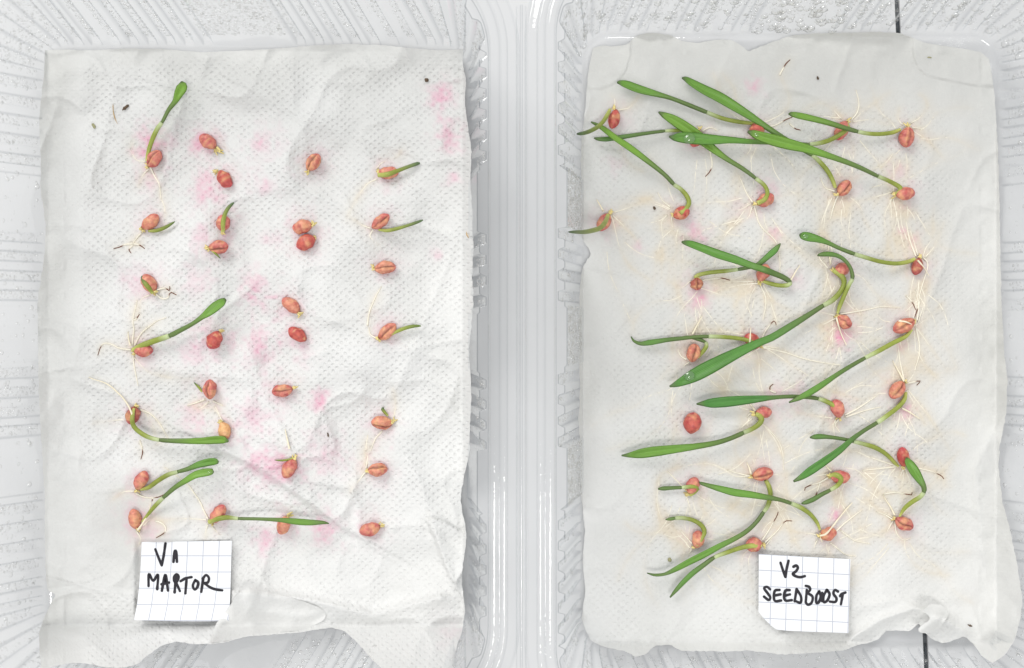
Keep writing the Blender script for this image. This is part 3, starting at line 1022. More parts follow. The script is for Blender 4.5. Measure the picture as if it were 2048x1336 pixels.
        R0 = 2.0 if high else (1.35 if sunk else 1.7)
        rad = R0 * (1 - 0.6 * s) * (1 + 0.12 * vnoise(np.arange(n_) * 5.0, np.full(n_, sd * 5.0), 14, 82))
        off = 5.0 if high else (-0.9 if sunk else 0.45)
        near = np.exp(-((pp[:, 0] - gx_) ** 2 + (pp[:, 1] - gy_) ** 2) / 12.0 ** 2)
        zz = np.asarray(zf(pp[:, 0], pp[:, 1])) + off + near * Wd * 0.22
        if high:
            onk = np.exp(-((pp[:, 0] - cx) ** 2 + (pp[:, 1] - cy) ** 2) / (0.42 * L) ** 2)
            zz = zz + onk * Wd * 0.72
        V, F = tube(UP(pp[:, 0], pp[:, 1], zz), rad, 6)
        base_c = lin(244, 234, 208) if high else C_ROOT * r.uniform(0.95, 1.04)
        cv = np.repeat(base_c[None], n_, 0)
        if brown:
            e = np.clip((s - (1 - min(0.7, 22 / (5 * n_)))) / 0.06, 0, 1)[:, None]
            cv = cv * (1 - e) + C_ROOT_T * e
        cv = np.repeat(cv, 6, 0); cv = np.vstack([cv, cv[:1], cv[-1:]])
        obj('root', make_mesh('root', to_world(V), F, M_ROOT, attrs={'col': cv}), root)
        ROOT_PATHS[tray].append((pp, 1.0 if not high else 0.35))
    # pale stubs at the germ end
    if tuft:
        tx, ty, size = tuft
        allV, allF, allC = [], [], []
        k = 5 + int(size > 10) * 3
        for i in range(k):
            ang = math.atan2(ty - gy_ + 1e-3, tx - gx_ + 1e-3) + r.uniform(-1.1, 1.1)
            ln = size * r.uniform(0.55, 1.15)
            x0, y0 = gx_ + (tx - gx_) * 0.15 + r.uniform(-3, 3), gy_ + (ty - gy_) * 0.15 + r.uniform(-3, 3)
            q = np.array([[x0, y0], [x0 + math.cos(ang) * ln * 0.5 + r.uniform(-1, 1), y0 + math.sin(ang) * ln * 0.5], [x0 + math.cos(ang + r.uniform(-.4, .4)) * ln, y0 + math.sin(ang) * ln]])
            pp = catmull(q, 7)
            z0 = float(zf(x0, y0)) + r.uniform(4, 11)
            zz = z0 + np.linspace(0, r.uniform(-4, 3), 7)
            V, F = tube(UP(pp[:, 0], pp[:, 1], zz), np.linspace(2.5, 1.0, 7) * r.uniform(0.8, 1.15), 6)
            b = sum(len(v) for v in allV)
            allV.append(V); allF += [tuple(j + b for j in f) for f in F]
            allC.append(np.repeat((lin(232, 214, 146) * r.uniform(0.88, 1.06))[None], len(V), 0))
        obj('root_stubs', make_mesh('root_stubs', to_world(np.vstack(allV)), allF, M_ROOT, attrs={'col': np.vstack(allC)}), root)
    return sd


SHOOT_Z = {}
ID = {}


def S_(key, *a, **k):
    ID[key] = seedling(*a, **k)


# ---- left towel (V1)
S_('L1', 'L', 309, 318, 40, 26, -.62, .78, -.30, 'p', '294,322,7 297,303,8 305,278,9 315,257,9 325,243,8* 337,220,8 350,203,10 357,188,16 364,174,20 364,166,13 363,163,4',
   ['300,335 306,346 318,370 322,398', '291,323 274,320 262,300 268,275 ~', '297,337 285,352 276,376 ~', '322,398 330,420 325,470 ~'], (292, 334, 9),
   'kernel with an upright spoon-tipped green shoot, topmost left in the V1 tray', rise=46)
S_('L2', 'L', 416, 283, 40, 27, .77, .64, None, 'p', '', [], (442, 309, 16), 'kernel with a pale sprout, uppermost of the second column on the V1 towel')
S_('L3', 'L', 449, 358, 40, 27, -.6, -.8, None, 'r', '', [], (429, 344, 11), 'red kernel with yellow stubs at its upper left, second column of V1')
S_('L4', 'L', 627, 325, 40, 26, -.58, .81, -.25, 'o', '', [], (611, 348, 7), 'creased orange kernel, uppermost of the third column on the V1 towel')
S_('L5', 'L', 776, 346, 43, 25, -1, .05, None, 'p', '757,350,9 774,349,10 794,342,8 815,334,7 832,328,7 840,326,5',
   ['752,338 765,325 793,315 803,300 ~', '754,357 735,368 718,390 705,412 694,435 ~'], (755, 336, 7), 'kernel with a blunt shoot lying across it, uppermost right on the V1 towel', rise=14)
S_('L6', 'L', 301, 444, 42, 26, -.75, .6, None, 'o', '297,462,5 314,461,7 330,455,7 342,448,5 350,443,2',
   ['283,464 272,478 266,487', '266,487 250,489 240,494 227,498 !', '266,487 279,490 289,498 !', '266,489 258,499 262,507 !'], (284, 463, 6),
   'smooth kernel with short dark-tipped shoot, second down the leftmost column of V1', rise=10)
S_('L7', 'L', 446, 446, 34, 28, 0, 1, None, 'p', '446,462,8 446,446,9 450,428,8 458,414,7 468,405,4', [], (447, 467, 7),
   'kernel with a curved shoot standing up over it, second column of V1', rise=14)
S_('L8', 'L', 437, 494, 40, 27, -1, .12, .5, 'p', '424,502,3 432,508,4 441,517,1.5', [], (413, 498, 7), 'kernel with a tiny brown sprout, just below the curved-shoot one on V1', rise=2)
S_('L9', 'L', 605, 454, 41, 28, 1, -.15, None, 'o', '', [], (627, 448, 10), 'upper of two touching kernels in the third column of V1')
S_('L10', 'L', 612, 485, 42, 30, .9, -.45, None, 'r', '', [], (628, 474, 8), 'lower, wrinkled and redder of two touching kernels in the third column of V1')
S_('L11', 'L', 761, 443, 44, 24, -.78, .62, .12, 'p', '757,459,5 775,461,7 795,457,7 812,452,6 830,446,6 846,440,4', ['741,457 722,450 704,436 ~', '745,460 740,475 760,492 ~'], None,
   'creased kernel with a thin horizontal shoot, second down the rightmost column of V1', rise=14)
S_('L12', 'L', 770, 535, 44, 26, -1, .1, .0, 'o', '', [], (744, 532, 7), 'creased orange kernel without shoot, third down the rightmost column of V1')
S_('L13', 'L', 298, 567, 42, 28, .48, .88, None, 'o', '306,586,8 296,574,9 287,562,8 284,552,5',
   ['314,580 330,577 339,582 339,573 !', '312,588 324,598 336,596 340,585 353,590 !', '300,590 282,600 275,625 ~'], (314, 586, 7), 'kernel with a green shoot curled back over it, third down the leftmost V1 column', rise=6)
S_('L14', 'L', 582, 611, 44, 26, .75, .65, None, 'o', '', [], (601, 629, 9), 'orange kernel with yellow stubs at lower right, above the bare red V1 kernel')
S_('L15', 'L', 595, 669, 43, 26, .8, .6, None, 'r', '', [], None, 'bare glossy red kernel without any sprout, middle of the third V1 column')
S_('L16', 'L', 429, 680, 40, 30, .45, -.9, None, 'r', '', [], (443, 656, 9), 'dark red kernel with pale stubs on top, middle of the second V1 column')
S_('L17', 'L', 287, 701, 38, 26, -1, .1, None, 'p', '266,700,9 284,691,11 308,682,11 338,672,10* 362,660,9 386,647,8 404,634,10 415,626,15 430,614,19 444,604,16 451,598,7',
   ['262,700 240,697 220,688 207,687 200,697 195,711 !', '261,692 258,680 256,664 ^', '264,692 268,662 266,640 274,600', '270,690 285,665 310,645 332,635', '266,640 272,639 279,629 !', '266,710 270,740 276,772', '262,708 300,745 360,757 395,758 ~'], (262, 706, 7),
   'seedling with a long spoon-tipped shoot rising right, fourth down the leftmost V1 column', rise=48)
S_('L18', 'L', 774, 663, 46, 26, -.75, .66, .05, 'o', '782,669,4 798,661,7 814,655,7 830,652,6 842,652,3', ['752,676 742,670 737,655', '735,652 740,622 752,592 763,572'], (754, 681, 5),
   'creased kernel with a short shoot to the right, fourth down the rightmost V1 column', rise=12)
S_('L19', 'L', 420, 779, 40, 26, -.05, 1, -.25, 'p', '404,784,3 398,775,5 388,765,2', ['411,798 395,805 374,812', '426,802 446,812', '418,803 400,818 385,812 ~', '430,812 440,830 445,842 ~'], None,
   'upright creased red kernel with a tiny yellow-green sprout at its left on V1', rise=4)
S_('L20', 'L', 565, 781, 43, 26, 1, -.12, 0.0, 'p', '', [], (595, 773, 7), 'creased kernel lying level with a pale stub at right, third V1 column')
S_('L21', 'L', 266, 831, 38, 27, .25, -.97, None, 'd', '268,817,5 265,831,8 265,846,9 273,859,9 294,873,9 320,880,8* 360,882,10 400,882,13 430,880,16 448,880,14 457,883,4',
   ['268,840 258,815 240,790 215,768 178,755 ^', '280,818 303,830 320,850 336,876', '281,818 298,835 310,870 ~', '280,880 285,903 281,919 !', '252,838 220,842 185,846 ~', '330,876 300,900 ~'], (272, 813, 7),
   'seedling whose curved leaf sweeps right onto the pale orange kernel, leftmost V1 column', rise=42)
S_('L22', 'L', 449, 861, 36, 25, -.3, -.95, None, 'y', '', ['445,842 430,820 400,815 ~'], (441, 843, 8), 'pale orange undyed kernel under the tip of a green leaf on V1')
S_('L23', 'L', 764, 845, 44, 26, 1, .05, -.75, 'o', '776,832,4 769,824,6 765,818,6 768,816,3', ['786,838 792,810 786,778 ~', '764,861 750,880 742,902', '735,870 728,930 715,965 ~'], (787, 836, 8),
   'kernel with a tiny curled dark green sprout on its upper side, rightmost V1 column', rise=4)
S_('L24', 'L', 283, 961, 42, 26, -.45, .89, None, 'p', '281,979,5 297,975,8 315,962,9 335,950,9 354,944,8* 375,938,9 395,930,12 414,925,15 430,923,14 437,925,6',
   ['268,982 245,985 222,1002 ~', '270,986 290,995 314,995 328,989 !', '306,995 304,1003 !'], (272, 985, 6), 'kernel with the upper of two parallel curved shoots, low on the left of V1', rise=40)
S_('L25', 'L', 270, 1038, 42, 25, .2, .98, None, 'o', '284,1044,3 295,1030,6 310,1012,8 328,994,8* 350,975,9 370,962,11 390,950,14 410,945,15 424,944,12 427,946,5',
   ['275,1060 288,1044 297,1025 302,1005 ^', '310,1042 322,1046 331,1053 331,1062 322,1070 312,1076 !', '272,1062 282,1080 270,1100 ~', '286,1052 300,1040 320,1035 ~'], (280, 1060, 7),
   'kernel with the lower of two parallel curved shoots, above the V1 paper tag', rise=40)
S_('L26', 'L', 436, 1028, 44, 26, -.55, .83, None, 'p', '418,1044,9 434,1038,10 455,1035,9 476,1037,7* 520,1038,7 560,1040,9 590,1043,12 620,1045,11 645,1045,7 658,1047,2',
   ['415,1038 400,1005 378,973 350,948 330,935', '412,1040 360,1037 318,1042 ~', '415,1048 410,1078 ~', '422,1052 440,1070 ~'], (418, 1048, 5), 'kernel with a straight level leaf reaching over the next kernel, bottom row of V1', rise=44)
S_('L27', 'L', 579, 937, 44, 27, .5, -.86, None, 'p', '588,916,3 577,919,4 564,921,4 549,920,1.5', ['579,898 575,882 570,858 ^'], (591, 909, 10), 'slanted kernel with a yellow sprout pointing left, beside the V1 towel crease', rise=3)
S_('L28', 'L', 755, 940, 41, 26, -1, .12, -.65, 'o', '', ['733,938 736,905 746,880 ~', '732,944 710,970 700,985 ~'], (733, 938, 6), 'kernel with dark low crease, second from bottom in the rightmost V1 column')
S_('L29', 'L', 567, 1050, 40, 26, .35, -.93, None, 'o', '', [], (580, 1031, 10), 'kernel half hidden under a level green leaf, bottom row of V1')
S_('L30', 'L', 740, 1058, 44, 27, .95, -.25, None, 'p', '', [], (764, 1049, 9), 'kernel with pale spots at its right end, bottom right of V1')

# ---- right towel (V2)
S_('R1', 'R', 1228, 238, 40, 23, .23, -.97, None, 'r', '1220,219,6 1215,229,8 1207,242,8 1195,254,8 1178,263,8 1164,267,7 1154,268,5', ['1229,218 1229,200 1222,188 ~', '1233,220 1258,215 1280,190 ~'], (1229, 207, 8),
   'kernel with an olive shoot bending out to the rim, top left corner of V2', ztip=120)
S_('R2', 'R', 1392, 277, 36, 25, .35, -.93, None, 'r', '1398,266,6 1376,260,6 1350,261,7 1330,262,6* 1290,267,7 1250,273,9 1215,278,10 1197,278,8 1188,276,3',
   ['1404,262 1420,255 1435,262', '1396,292 1430,302 1455,330 ~', '1420,302 1424,330 1420,343 1410,353 !'], (1400, 256, 9), 'kernel mostly hidden under the broad leaf carrying a large drop on V2', rise=14)
S_('R3', 'R', 1514, 261, 34, 28, -.3, -.95, None, 'r', '1512,247,6 1480,244,8 1446,237,8 1412,224,8* 1375,209,8 1341,196,8 1313,188,11 1278,178,16 1254,169,16 1240,165,10 1234,165,4',
   ['1530,255 1552,250 1575,238 1584,234 !', '1579,246 1590,257 1601,261 !', '1520,248 1560,230 1580,200 1560,150 ~', '1560,150 1570,130 1580,120 !'], None,
   'kernel under crossing leaves with a dark shoot reaching the upper left, V2', rise=26)
S_('R4', 'R', 1688, 376, 36, 25, -.6, .8, .15, 'p', '1671,376,6 1666,362,8 1656,343,9 1641,325,9 1625,311,8* 1595,293,9 1560,272,10 1530,252,11 1500,232,14 1470,213,18 1440,195,21 1410,180,20 1385,166,16 1372,158,11 1364,156,4',
   ['1676,392 1668,410 1660,440', '1670,382 1650,375 1640,355', '1665,395 1650,430 1645,500 1655,560 ~', '1660,398 1640,460 1650,520 ~'], (1672, 390, 8),
   'kernel whose long bright leaf has the topmost tip on V2', rise=44)
S_('R5', 'R', 1684, 261, 42, 26, .45, -.9, None, 'p', '1692,247,8 1696,255,9 1687,264,9 1670,275,9 1648,284,9 1618,289,8* 1585,287,8 1540,285,9 1500,283,11 1460,280,14 1420,279,20 1390,277,22 1362,275,19 1347,275,11 1338,273,3',
   ['1703,240 1714,225 1718,205 1712,180', '1683,238 1660,215 1638,204 ~', '1680,237 1640,233 1600,238 ~', '1705,244 1740,240 1780,250 ~'], (1698, 240, 7),
   'top row kernel whose level shoot ends in a broad tip with a large drop, V2', rise=60)
S_('R6', 'R', 1813, 274, 42, 29, .12, -.99, -.2, 'p', '1801,259,6 1785,265,8 1760,268,8 1736,267,8 1715,263,8* 1690,256,9 1665,248,10 1640,241,11 1615,235,12 1597,231,12 1582,228,9 1577,228,3',
   ['1820,247 1838,236 1854,216 1850,195 1836,188 ~', '1822,255 1848,258', '1805,250 1795,236 1800,215 ~', '1800,300 1780,318 1762,335 ~', '1800,320 1790,345 1778,365 ~', '1825,262 1860,285 1890,320 ~'], (1815, 248, 9),
   'creased kernel at the right end of the top row, shoot pointing left, V2', rise=44)
S_('R7', 'R', 1811, 388, 38, 26, -.97, .15, None, 'p', '1793,390,9 1801,381,10 1798,373,9 1776,361,8 1755,352,8* 1722,336,9 1690,323,10 1650,309,12 1612,297,16 1580,289,20 1550,281,21 1525,274,18 1507,267,13 1495,263,4',
   ['1785,395 1770,430 1775,480 1790,540 ~', '1786,398 1795,440 1810,500 1815,560 ~', '1784,384 1760,395 1745,420 ~', '1780,398 1785,450 1800,520 ~'], (1783, 389, 9),
   'kernel second down the right column, long leaf crossing over all others on V2', rise=84)
S_('R8', 'R', 1363, 427, 35, 26, -.85, .4, None, 'r', '1360,427,8 1371,418,9 1378,406,9 1373,391,9 1360,377,8 1348,369,8* 1330,350,8 1298,324,10 1262,297,13 1230,275,13 1208,258,11 1195,250,8 1182,244,3',
   ['1340,414 1325,402 1315,385', '1335,430 1322,446 1325,480 1322,560 ~', '1342,432 1345,460 ~', '1340,418 1300,400 1260,395 ~'], (1344, 430, 9),
   'kernel whose straight narrow leaf points up to the left rim of V2', rise=44)
S_('R9', 'R', 1531, 400, 38, 26, -.85, .5, None, 'p', '1516,406,9 1529,399,9 1535,386,8 1529,371,8 1512,357,8* 1485,337,9 1454,318,10 1428,299,14 1400,276,20 1372,256,21 1347,240,18 1328,230,11 1317,224,3',
   ['1505,405 1492,385 1478,350', '1502,408 1470,420 1430,395 ~', '1508,412 1520,450 1555,490 1560,560', '1505,412 1490,440 1440,450 ~'], (1506, 408, 9),
   'kernel beside a pink stain, leaf passing beneath the drop-bearing leaf on V2', rise=34)
S_('R10', 'R', 1208, 444, 40, 26, .5, -.86, None, 'p', '1216,430,7 1210,445,9 1200,456,9 1185,461,9 1168,464,8 1150,464,6 1137,464,3', ['1207,422 1200,411 1193,399 ^', '1225,430 1245,450 1280,485 ~', '1228,425 1270,410 1310,390 ~', '1222,430 1250,520 1300,560 ~'], (1220, 424, 8),
   'kernel at the left towel edge with a shoot poking out over the ribs, V2', ztip=262)
S_('R11', 'R', 1393, 568, 25, 25, 0, -1, 0.0, 'd', '1389,556,6 1397,550,8 1420,545,8 1450,542,8 1475,539,7* 1497,535,7 1516,529,9 1532,516,11 1548,502,12 1556,493,8 1561,487,2',
   ['1382,562 1360,575 1335,560 ~', '1405,560 1440,556 1460,560 !', '1395,582 1350,640 1345,720 ~', '1400,575 1450,590 1500,580 ~'], (1393, 557, 9),
   'kernel seen end-on with a dark split, left of the folded-back leaf on V2', rise=30)
S_('R12', 'R', 1527, 546, 38, 25, -.45, .88, None, 'p', '1522,561,5 1540,567,8 1560,571,8 1576,570,9 1580,564,9* 1565,554,10 1530,540,12 1500,530,13 1470,519,15 1436,508,17 1404,496,16 1382,488,14 1369,485,9 1363,484,3',
   ['1516,566 1480,570 1440,580 1400,595 ~', '1522,570 1532,602 1526,640', '1526,568 1545,600 1580,620 ~', '1510,562 1450,565 1400,575 ~', '1576,570 1590,545 1600,530 ^'], (1520, 567, 8),
   'kernel whose leaf folds sharply back over it to the left, middle of V2', rise=52)
S_('R13', 'R', 1684, 538, 32, 26, -.95, .3, None, 'p', '1666,540,9 1676,546,11 1686,556,11 1688,569,10 1680,585,10 1664,601,10 1645,612,9* 1620,628,10 1580,653,13 1545,674,14 1514,687,15 1468,709,21 1424,732,26 1390,750,25 1362,764,16 1348,770,9 1339,773,3',
   ['1656,535 1642,520 1635,505', '1660,530 1664,500 1650,460 1648,420 ~', '1658,545 1640,600 1600,610 ~', '1662,528 1658,505 1657,490 ^'], (1661, 537, 10),
   'kernel with an S-bent shoot ending in the broadest drop-bearing leaf, centre of V2', rise=58)
S_('R14', 'R', 1688, 643, 35, 26, -.75, -.65, .15, 'p', '1675,627,5 1680,611,8 1688,592,8 1699,568,8 1705,556,8* 1701,536,7 1689,520,8 1674,511,9 1657,508,10 1643,509,8 1635,511,3',
   ['1673,634 1680,660 1693,690 ^', '1680,628 1720,622 1760,614 1800,615', '1670,630 1640,625 1600,630 ~', '1690,600 1710,620 1750,640 ~', '1672,636 1640,650 1600,650 ~'], (1672, 629, 5),
   'kernel with a thin shoot hooking over the kernel above it, V2', rise=44)
S_('R15', 'R', 1835, 533, 36, 22, .25, -.97, None, 'd', '1830,518,7 1814,524,8 1790,527,8 1760,523,8 1735,516,8 1709,508,8* 1680,497,8 1655,485,10 1635,478,14 1618,474,17 1605,471,14 1599,469,4',
   ['1836,520 1848,535 1858,551 ^', '1845,512 1856,530 1845,570 1835,610', '1832,512 1820,480 1812,440', '1836,510 1810,430 1790,400 ~', '1850,515 1870,490 1890,440 ~', '1840,600 1836,615 1830,635 !', '1812,590 1825,605 1832,620 !', '1828,550 1820,600 1818,700 1815,800 ~', '1838,560 1832,640 1840,720 ~'], (1838, 511, 9),
   'dull kernel at the right edge with shoot curving left to a small drop, V2', rise=48)
S_('R16', 'R', 1505, 682, 38, 27, .7, .65, None, 'r', '1520,691,6 1500,682,8 1478,677,8 1448,674,8 1416,673,8* 1390,674,7 1360,677,8 1332,680,9 1300,685,11 1281,687,8 1268,682,5 1262,673,2',
   ['1500,685 1501,668 1502,655 ^', '1522,692 1545,695 1558,696', '1520,690 1530,665 1548,642 1553,650 !', '1524,694 1570,705 1620,720 1680,730', '1525,692 1600,740 1660,780 1720,800 ~', '1520,694 1480,720 1440,720 ~', '1498,672 1420,660 1360,680 ~'], (1526, 694, 8),
   'kernel mostly under the broad leaf, its twisted leaf ending left in a hook, V2', rise=22)
S_('R17', 'R', 1387, 706, 38, 27, -.2, .98, .05, 'o', '1396,716,4 1406,703,8 1413,692,8 1410,684,7* 1392,677,7 1375,674,6 1358,676,4', ['1373,718 1362,712 1356,698', '1385,668 1395,650 1405,632 ^', '1412,712 1425,690 1440,660 ~', '1378,724 1365,735 ~'], None,
   'creased orange kernel, first on the left in the middle row of V2', rise=16)
S_('R18', 'R', 1808, 651, 48, 28, .85, -.5, .05, 'o', '1824,659,5 1811,673,8 1786,686,9 1757,702,9 1730,716,8* 1700,733,9 1670,752,10 1642,771,12 1616,787,12 1596,797,9 1578,805,3',
   ['1798,641 1815,645 1830,653 ^', '1830,652 1845,672 1865,700 1896,742 ~', '1834,640 1838,610 1830,580', '1832,655 1840,700 1830,740', '1828,660 1832,720 1820,760 ~', '1836,645 1850,600 1845,560 ~', '1834,700 1850,730 1880,760 ~'], (1833, 645, 7),
   'largest orange creased kernel in the right column with a white root across it, V2', rise=36)
S_('R19', 'R', 1795, 780, 42, 28, .6, -.8, .1, 'o', '1812,784,6 1808,800,9 1795,815,9 1776,830,9 1755,845,9* 1730,860,9 1705,878,11 1680,900,14 1650,922,16 1622,941,16 1603,954,11 1587,963,4',
   ['1808,762 1797,742 1786,722 ^', '1812,766 1825,765 1838,762 1841,764 1834,771 !', '1813,780 1830,810 1850,850 ~', '1808,760 1800,720 1796,690', '1815,778 1870,850 1900,900 ~', '1803,815 1820,825 1840,838 ^'], (1813, 763, 6),
   'creased kernel above the long leaf crossing the lower right of V2', rise=46)
S_('R20', 'R', 1384, 846, 44, 35, -.2, .98, None, 'r', '', [], None, 'large sproutless red kernel with a split dark end, left side of V2')
S_('R21', 'R', 1527, 825, 34, 23, -.95, .15, None, 'p', '1511,828,8 1519,831,11 1523,840,11 1516,850,10 1502,859,9 1488,865,9* 1460,877,9 1430,886,10 1390,893,12 1350,898,16 1310,903,20 1282,907,19 1260,910,11 1243,911,3',
   ['1510,820 1503,812 1497,803 ^', '1505,826 1497,830 1495,836', '1500,834 1495,850 1505,870 ~', '1512,838 1540,862 1562,892 1568,940', '1518,840 1550,880 1570,930 1575,1000 ~', '1505,836 1480,860 1470,900 1485,930 ~'], (1500, 828, 8),
   'pink kernel with a long leaf drooping left below the split kernel, V2', rise=48)
S_('R22', 'R', 1675, 817, 38, 27, .2, .98, None, 'p', '1676,829,8 1671,814,9 1655,804,9 1635,797,8* 1610,794,8 1580,793,8 1548,795,9 1504,799,16 1460,803,20 1425,806,18 1406,807,10 1393,808,3',
   ['1690,830 1720,815 1752,793', '1690,834 1730,822 1762,814', '1665,836 1630,832 1590,824 ~', '1678,838 1670,850 1680,865', '1672,838 1662,860 ~', '1552,785 1541,782 1540,774 1547,769 !'], (1678, 838, 8),
   'kernel with a level leaf pointing left, tip crossed by another leaf, V2', rise=34)
S_('R23', 'R', 1806, 914, 40, 24, .1, 1, None, 'r', '1797,933,4 1790,926,7 1772,908,8 1750,895,9 1727,888,8 1708,883,8* 1686,878,7 1658,874,8 1640,873,10 1628,874,9 1620,875,3',
   ['1799,933 1770,925 1740,915', '1798,932 1760,938 1725,941', '1806,938 1800,955 ~', '1812,934 1850,940 1880,950 1888,958 !', '1740,915 1700,900 1670,910 ~', '1810,936 1825,980 1830,1010 ~', '1725,941 1760,970 1790,990 ~'], (1803, 936, 5),
   'upright red kernel partly covered by a bent leaf, right side of V2', rise=20)
S_('R24', 'R', 1680, 953, 41, 26, -1, 0, None, 'p', '1660,952,9 1672,950,11 1682,957,10 1678,968,9 1661,980,8* 1645,988,8 1626,999,9 1611,1005,8 1603,1007,3',
   ['1656,955 1640,965 1625,970 1611,976 1609,982 !', '1640,965 1634,985 1627,1004 !', '1662,942 1655,935 1650,928 ^', '1656,948 1620,955 1600,965 ~', '1690,935 1720,945 1760,990 1775,1005 ~'], (1656, 950, 7),
   'kernel with a small S-curved shoot pointing down left, lower part of V2', rise=20)
S_('R25', 'R', 1385, 971, 36, 26, -.35, .93, None, 'p', '1379,990,8 1388,984,9 1395,977,8 1387,973,8 1362,975,7* 1342,976,8 1326,977,8 1316,978,3', ['1366,975 1352,960 1335,943', '1372,990 1378,1010 1385,1040 ~'], (1371, 984, 9),
   'kernel with a short shoot folded level to the left, lower left of V2', rise=12)
S_('R26', 'R', 1525, 948, 44, 26, -.95, .25, .1, 'p', '1531,960,7 1538,973,9 1541,990,9 1536,1010,9 1526,1026,8* 1513,1044,8 1494,1062,9 1470,1077,10 1440,1092,12 1410,1108,14 1380,1123,14 1350,1139,11 1330,1148,7 1310,1150,6 1294,1146,2',
   ['1500,953 1470,952 1430,930 1390,928 1340,940 1318,955 1312,1000 1325,1050 1345,1085 ~', '1502,948 1498,935 1494,925 ^', '1500,952 1480,948 1455,940', '1318,960 1315,1010 1335,1060 1370,1090 ~'], (1500, 952, 5),
   'creased kernel whose long shoot curves down and left beside the V2 paper tag', rise=40)
S_('R27', 'R', 1656, 1068, 36, 26, -.9, .35, None, 'o', '1640,1060,4 1634,1045,7 1620,1028,8 1601,1015,9 1580,1006,8* 1558,999,8 1530,994,11 1500,989,13 1470,985,14 1442,978,12 1420,972,9 1401,966,6 1398,964,2',
   ['1640,1071 1652,1068 1666,1052 1690,1022 1705,1005 ^', '1640,1076 1645,1084 ^', '1672,1062 1695,1042 1725,1020', '1635,1078 1628,1095 1625,1108 ~', '1680,1060 1708,1080 1740,1088', '1708,1080 1750,1070 1790,1050 ~', '1636,1070 1610,1066 1580,1062 ~', '1660,1085 1690,1108 1712,1113'], (1636, 1071, 6),
   'orange kernel with a white root looped over it, above the V2 paper tag', rise=52)
S_('R28', 'R', 1808, 1047, 40, 26, -.88, -.45, .1, 'p', '1799,1033,4 1809,1017,8 1824,1004,9 1840,994,9 1848,983,9* 1847,972,10 1840,960,14 1830,944,19 1821,930,18 1815,921,13 1813,915,4',
   ['1790,1030 1776,1006 1767,990 ^', '1788,1040 1770,1030 1752,1022', '1790,1042 1793,1066 1808,1080 1822,1076', '1786,1042 1775,1060 1760,1075 ~', '1767,988 1795,985 1822,990 1824,985 !', '1803,1030 1840,990 1880,950 1920,900 ~'], (1787, 1036, 6),
   'creased kernel, lowest right on V2, with an elbowed shoot pointing up', rise=66)
S_('R29', 'R', 1396, 1079, 36, 25, -.15, .98, None, 'o', '1394,1090,9 1404,1075,9 1409,1062,9 1401,1049,9 1385,1040,8 1366,1036,8 1352,1036,8* 1341,1038,7 1331,1039,2', ['1384,1086 1370,1072 1362,1060', '1385,1098 1375,1110 ~', '1380,1095 1350,1060 1330,1020 ~'], (1386, 1097, 9),
   'kernel with a shoot hooking over to the left, lowest left on V2', rise=18)
S_('R30', 'R', 1508, 1089, 34, 29, 1, 0, None, 'p', '1521,1091,9 1500,1092,10 1480,1096,9 1456,1104,9 1430,1114,8* 1410,1128,9 1386,1146,11 1366,1165,11 1350,1183,8 1340,1195,3',
   ['1525,1080 1540,1056 1553,1034 1556,1024 !', '1530,1085 1556,1060 1570,1043 1584,1042 !', '1532,1090 1550,1068 1565,1050 ~', '1420,1130 1450,1145 1480,1155 ~'], (1529, 1089, 8),
   'kernel touching the top of the V2 paper tag, shoot pointing down left', rise=34)

# extra fine roots sunk into the V2 towel, continuing from each seedling
for o in [q for q in COL.objects if q.get('group') == 'wheat seeds on the V2 towel' and q.name.startswith('wheat_seedling')]:
    r = np.random.default_rng(len(o.children) + int(o.location.x * 1e5) % 997 + int(-o.location.y * 1e5) % 991)
    px0 = CX + o.location.x / S; py0 = CY - o.location.y / S
    for k in range(8):
        a = r.uniform(0, 2 * math.pi)
        if r.uniform() < 0.5:
            a = math.pi / 2 + r.uniform(-0.7, 0.7)
        L = r.uniform(80, 300)
        q = [(px0, py0)]
        for i in range(6):
            a += r.uniform(-0.5, 0.5)
            q.append((q[-1][0] + math.cos(a) * L / 6, q[-1][1] + math.sin(a) * L / 6))
        q = np.array(q)
        if q[:, 0].min() < 1185 or q[:, 0].max() > 1960 or q[:, 1].min() < 120 or q[:, 1].max() > 1240:
            continue
        pp = catmull(q, 26)[5:]
        zz = zR(pp[:, 0], pp[:, 1]) - 0.88
        V, F = tube(UP(pp[:, 0], pp[:, 1], zz), np.linspace(1.2, 0.5, len(pp)), 6)
        cv = np.repeat(C_ROOT[None] * r.uniform(0.97, 1.05), len(V), 0)
        obj('root', make_mesh('root', to_world(V), F, M_ROOT, attrs={'col': cv}), o)
        ROOT_PATHS['R'].append((pp, 0.8))


# ---------------------------------------------------------------- towel meshes, now that stains are known
def blur(a, r):
    k = np.exp(-np.linspace(-2, 2, 2 * r + 1) ** 2); k /= k.sum()
    a = np.apply_along_axis(lambda v: np.convolve(v, k, 'same'), 0, a)
    return np.apply_along_axis(lambda v: np.convolve(v, k, 'same'), 1, a)


def root_map(tray):
    g = np.zeros((1024, 668))
    for pp, w in ROOT_PATHS[tray]:
        q = catmull(pp, max(4, len(pp) * 3))
        ix, iy = np.clip((q[:, 0] / 2).astype(int), 0, 1023), np.clip((q[:, 1] / 2).astype(int), 0, 667)
        g[ix, iy] = np.maximum(g[ix, iy], w)
    near = blur(g, 4) * 2.2
    wide = blur(g, 16) * 5.0
    return near, wide


def sample(g, px, py):
    return g[np.clip((px / 2).astype(int), 0, 1023), np.clip((py / 2).astype(int), 0, 667)]


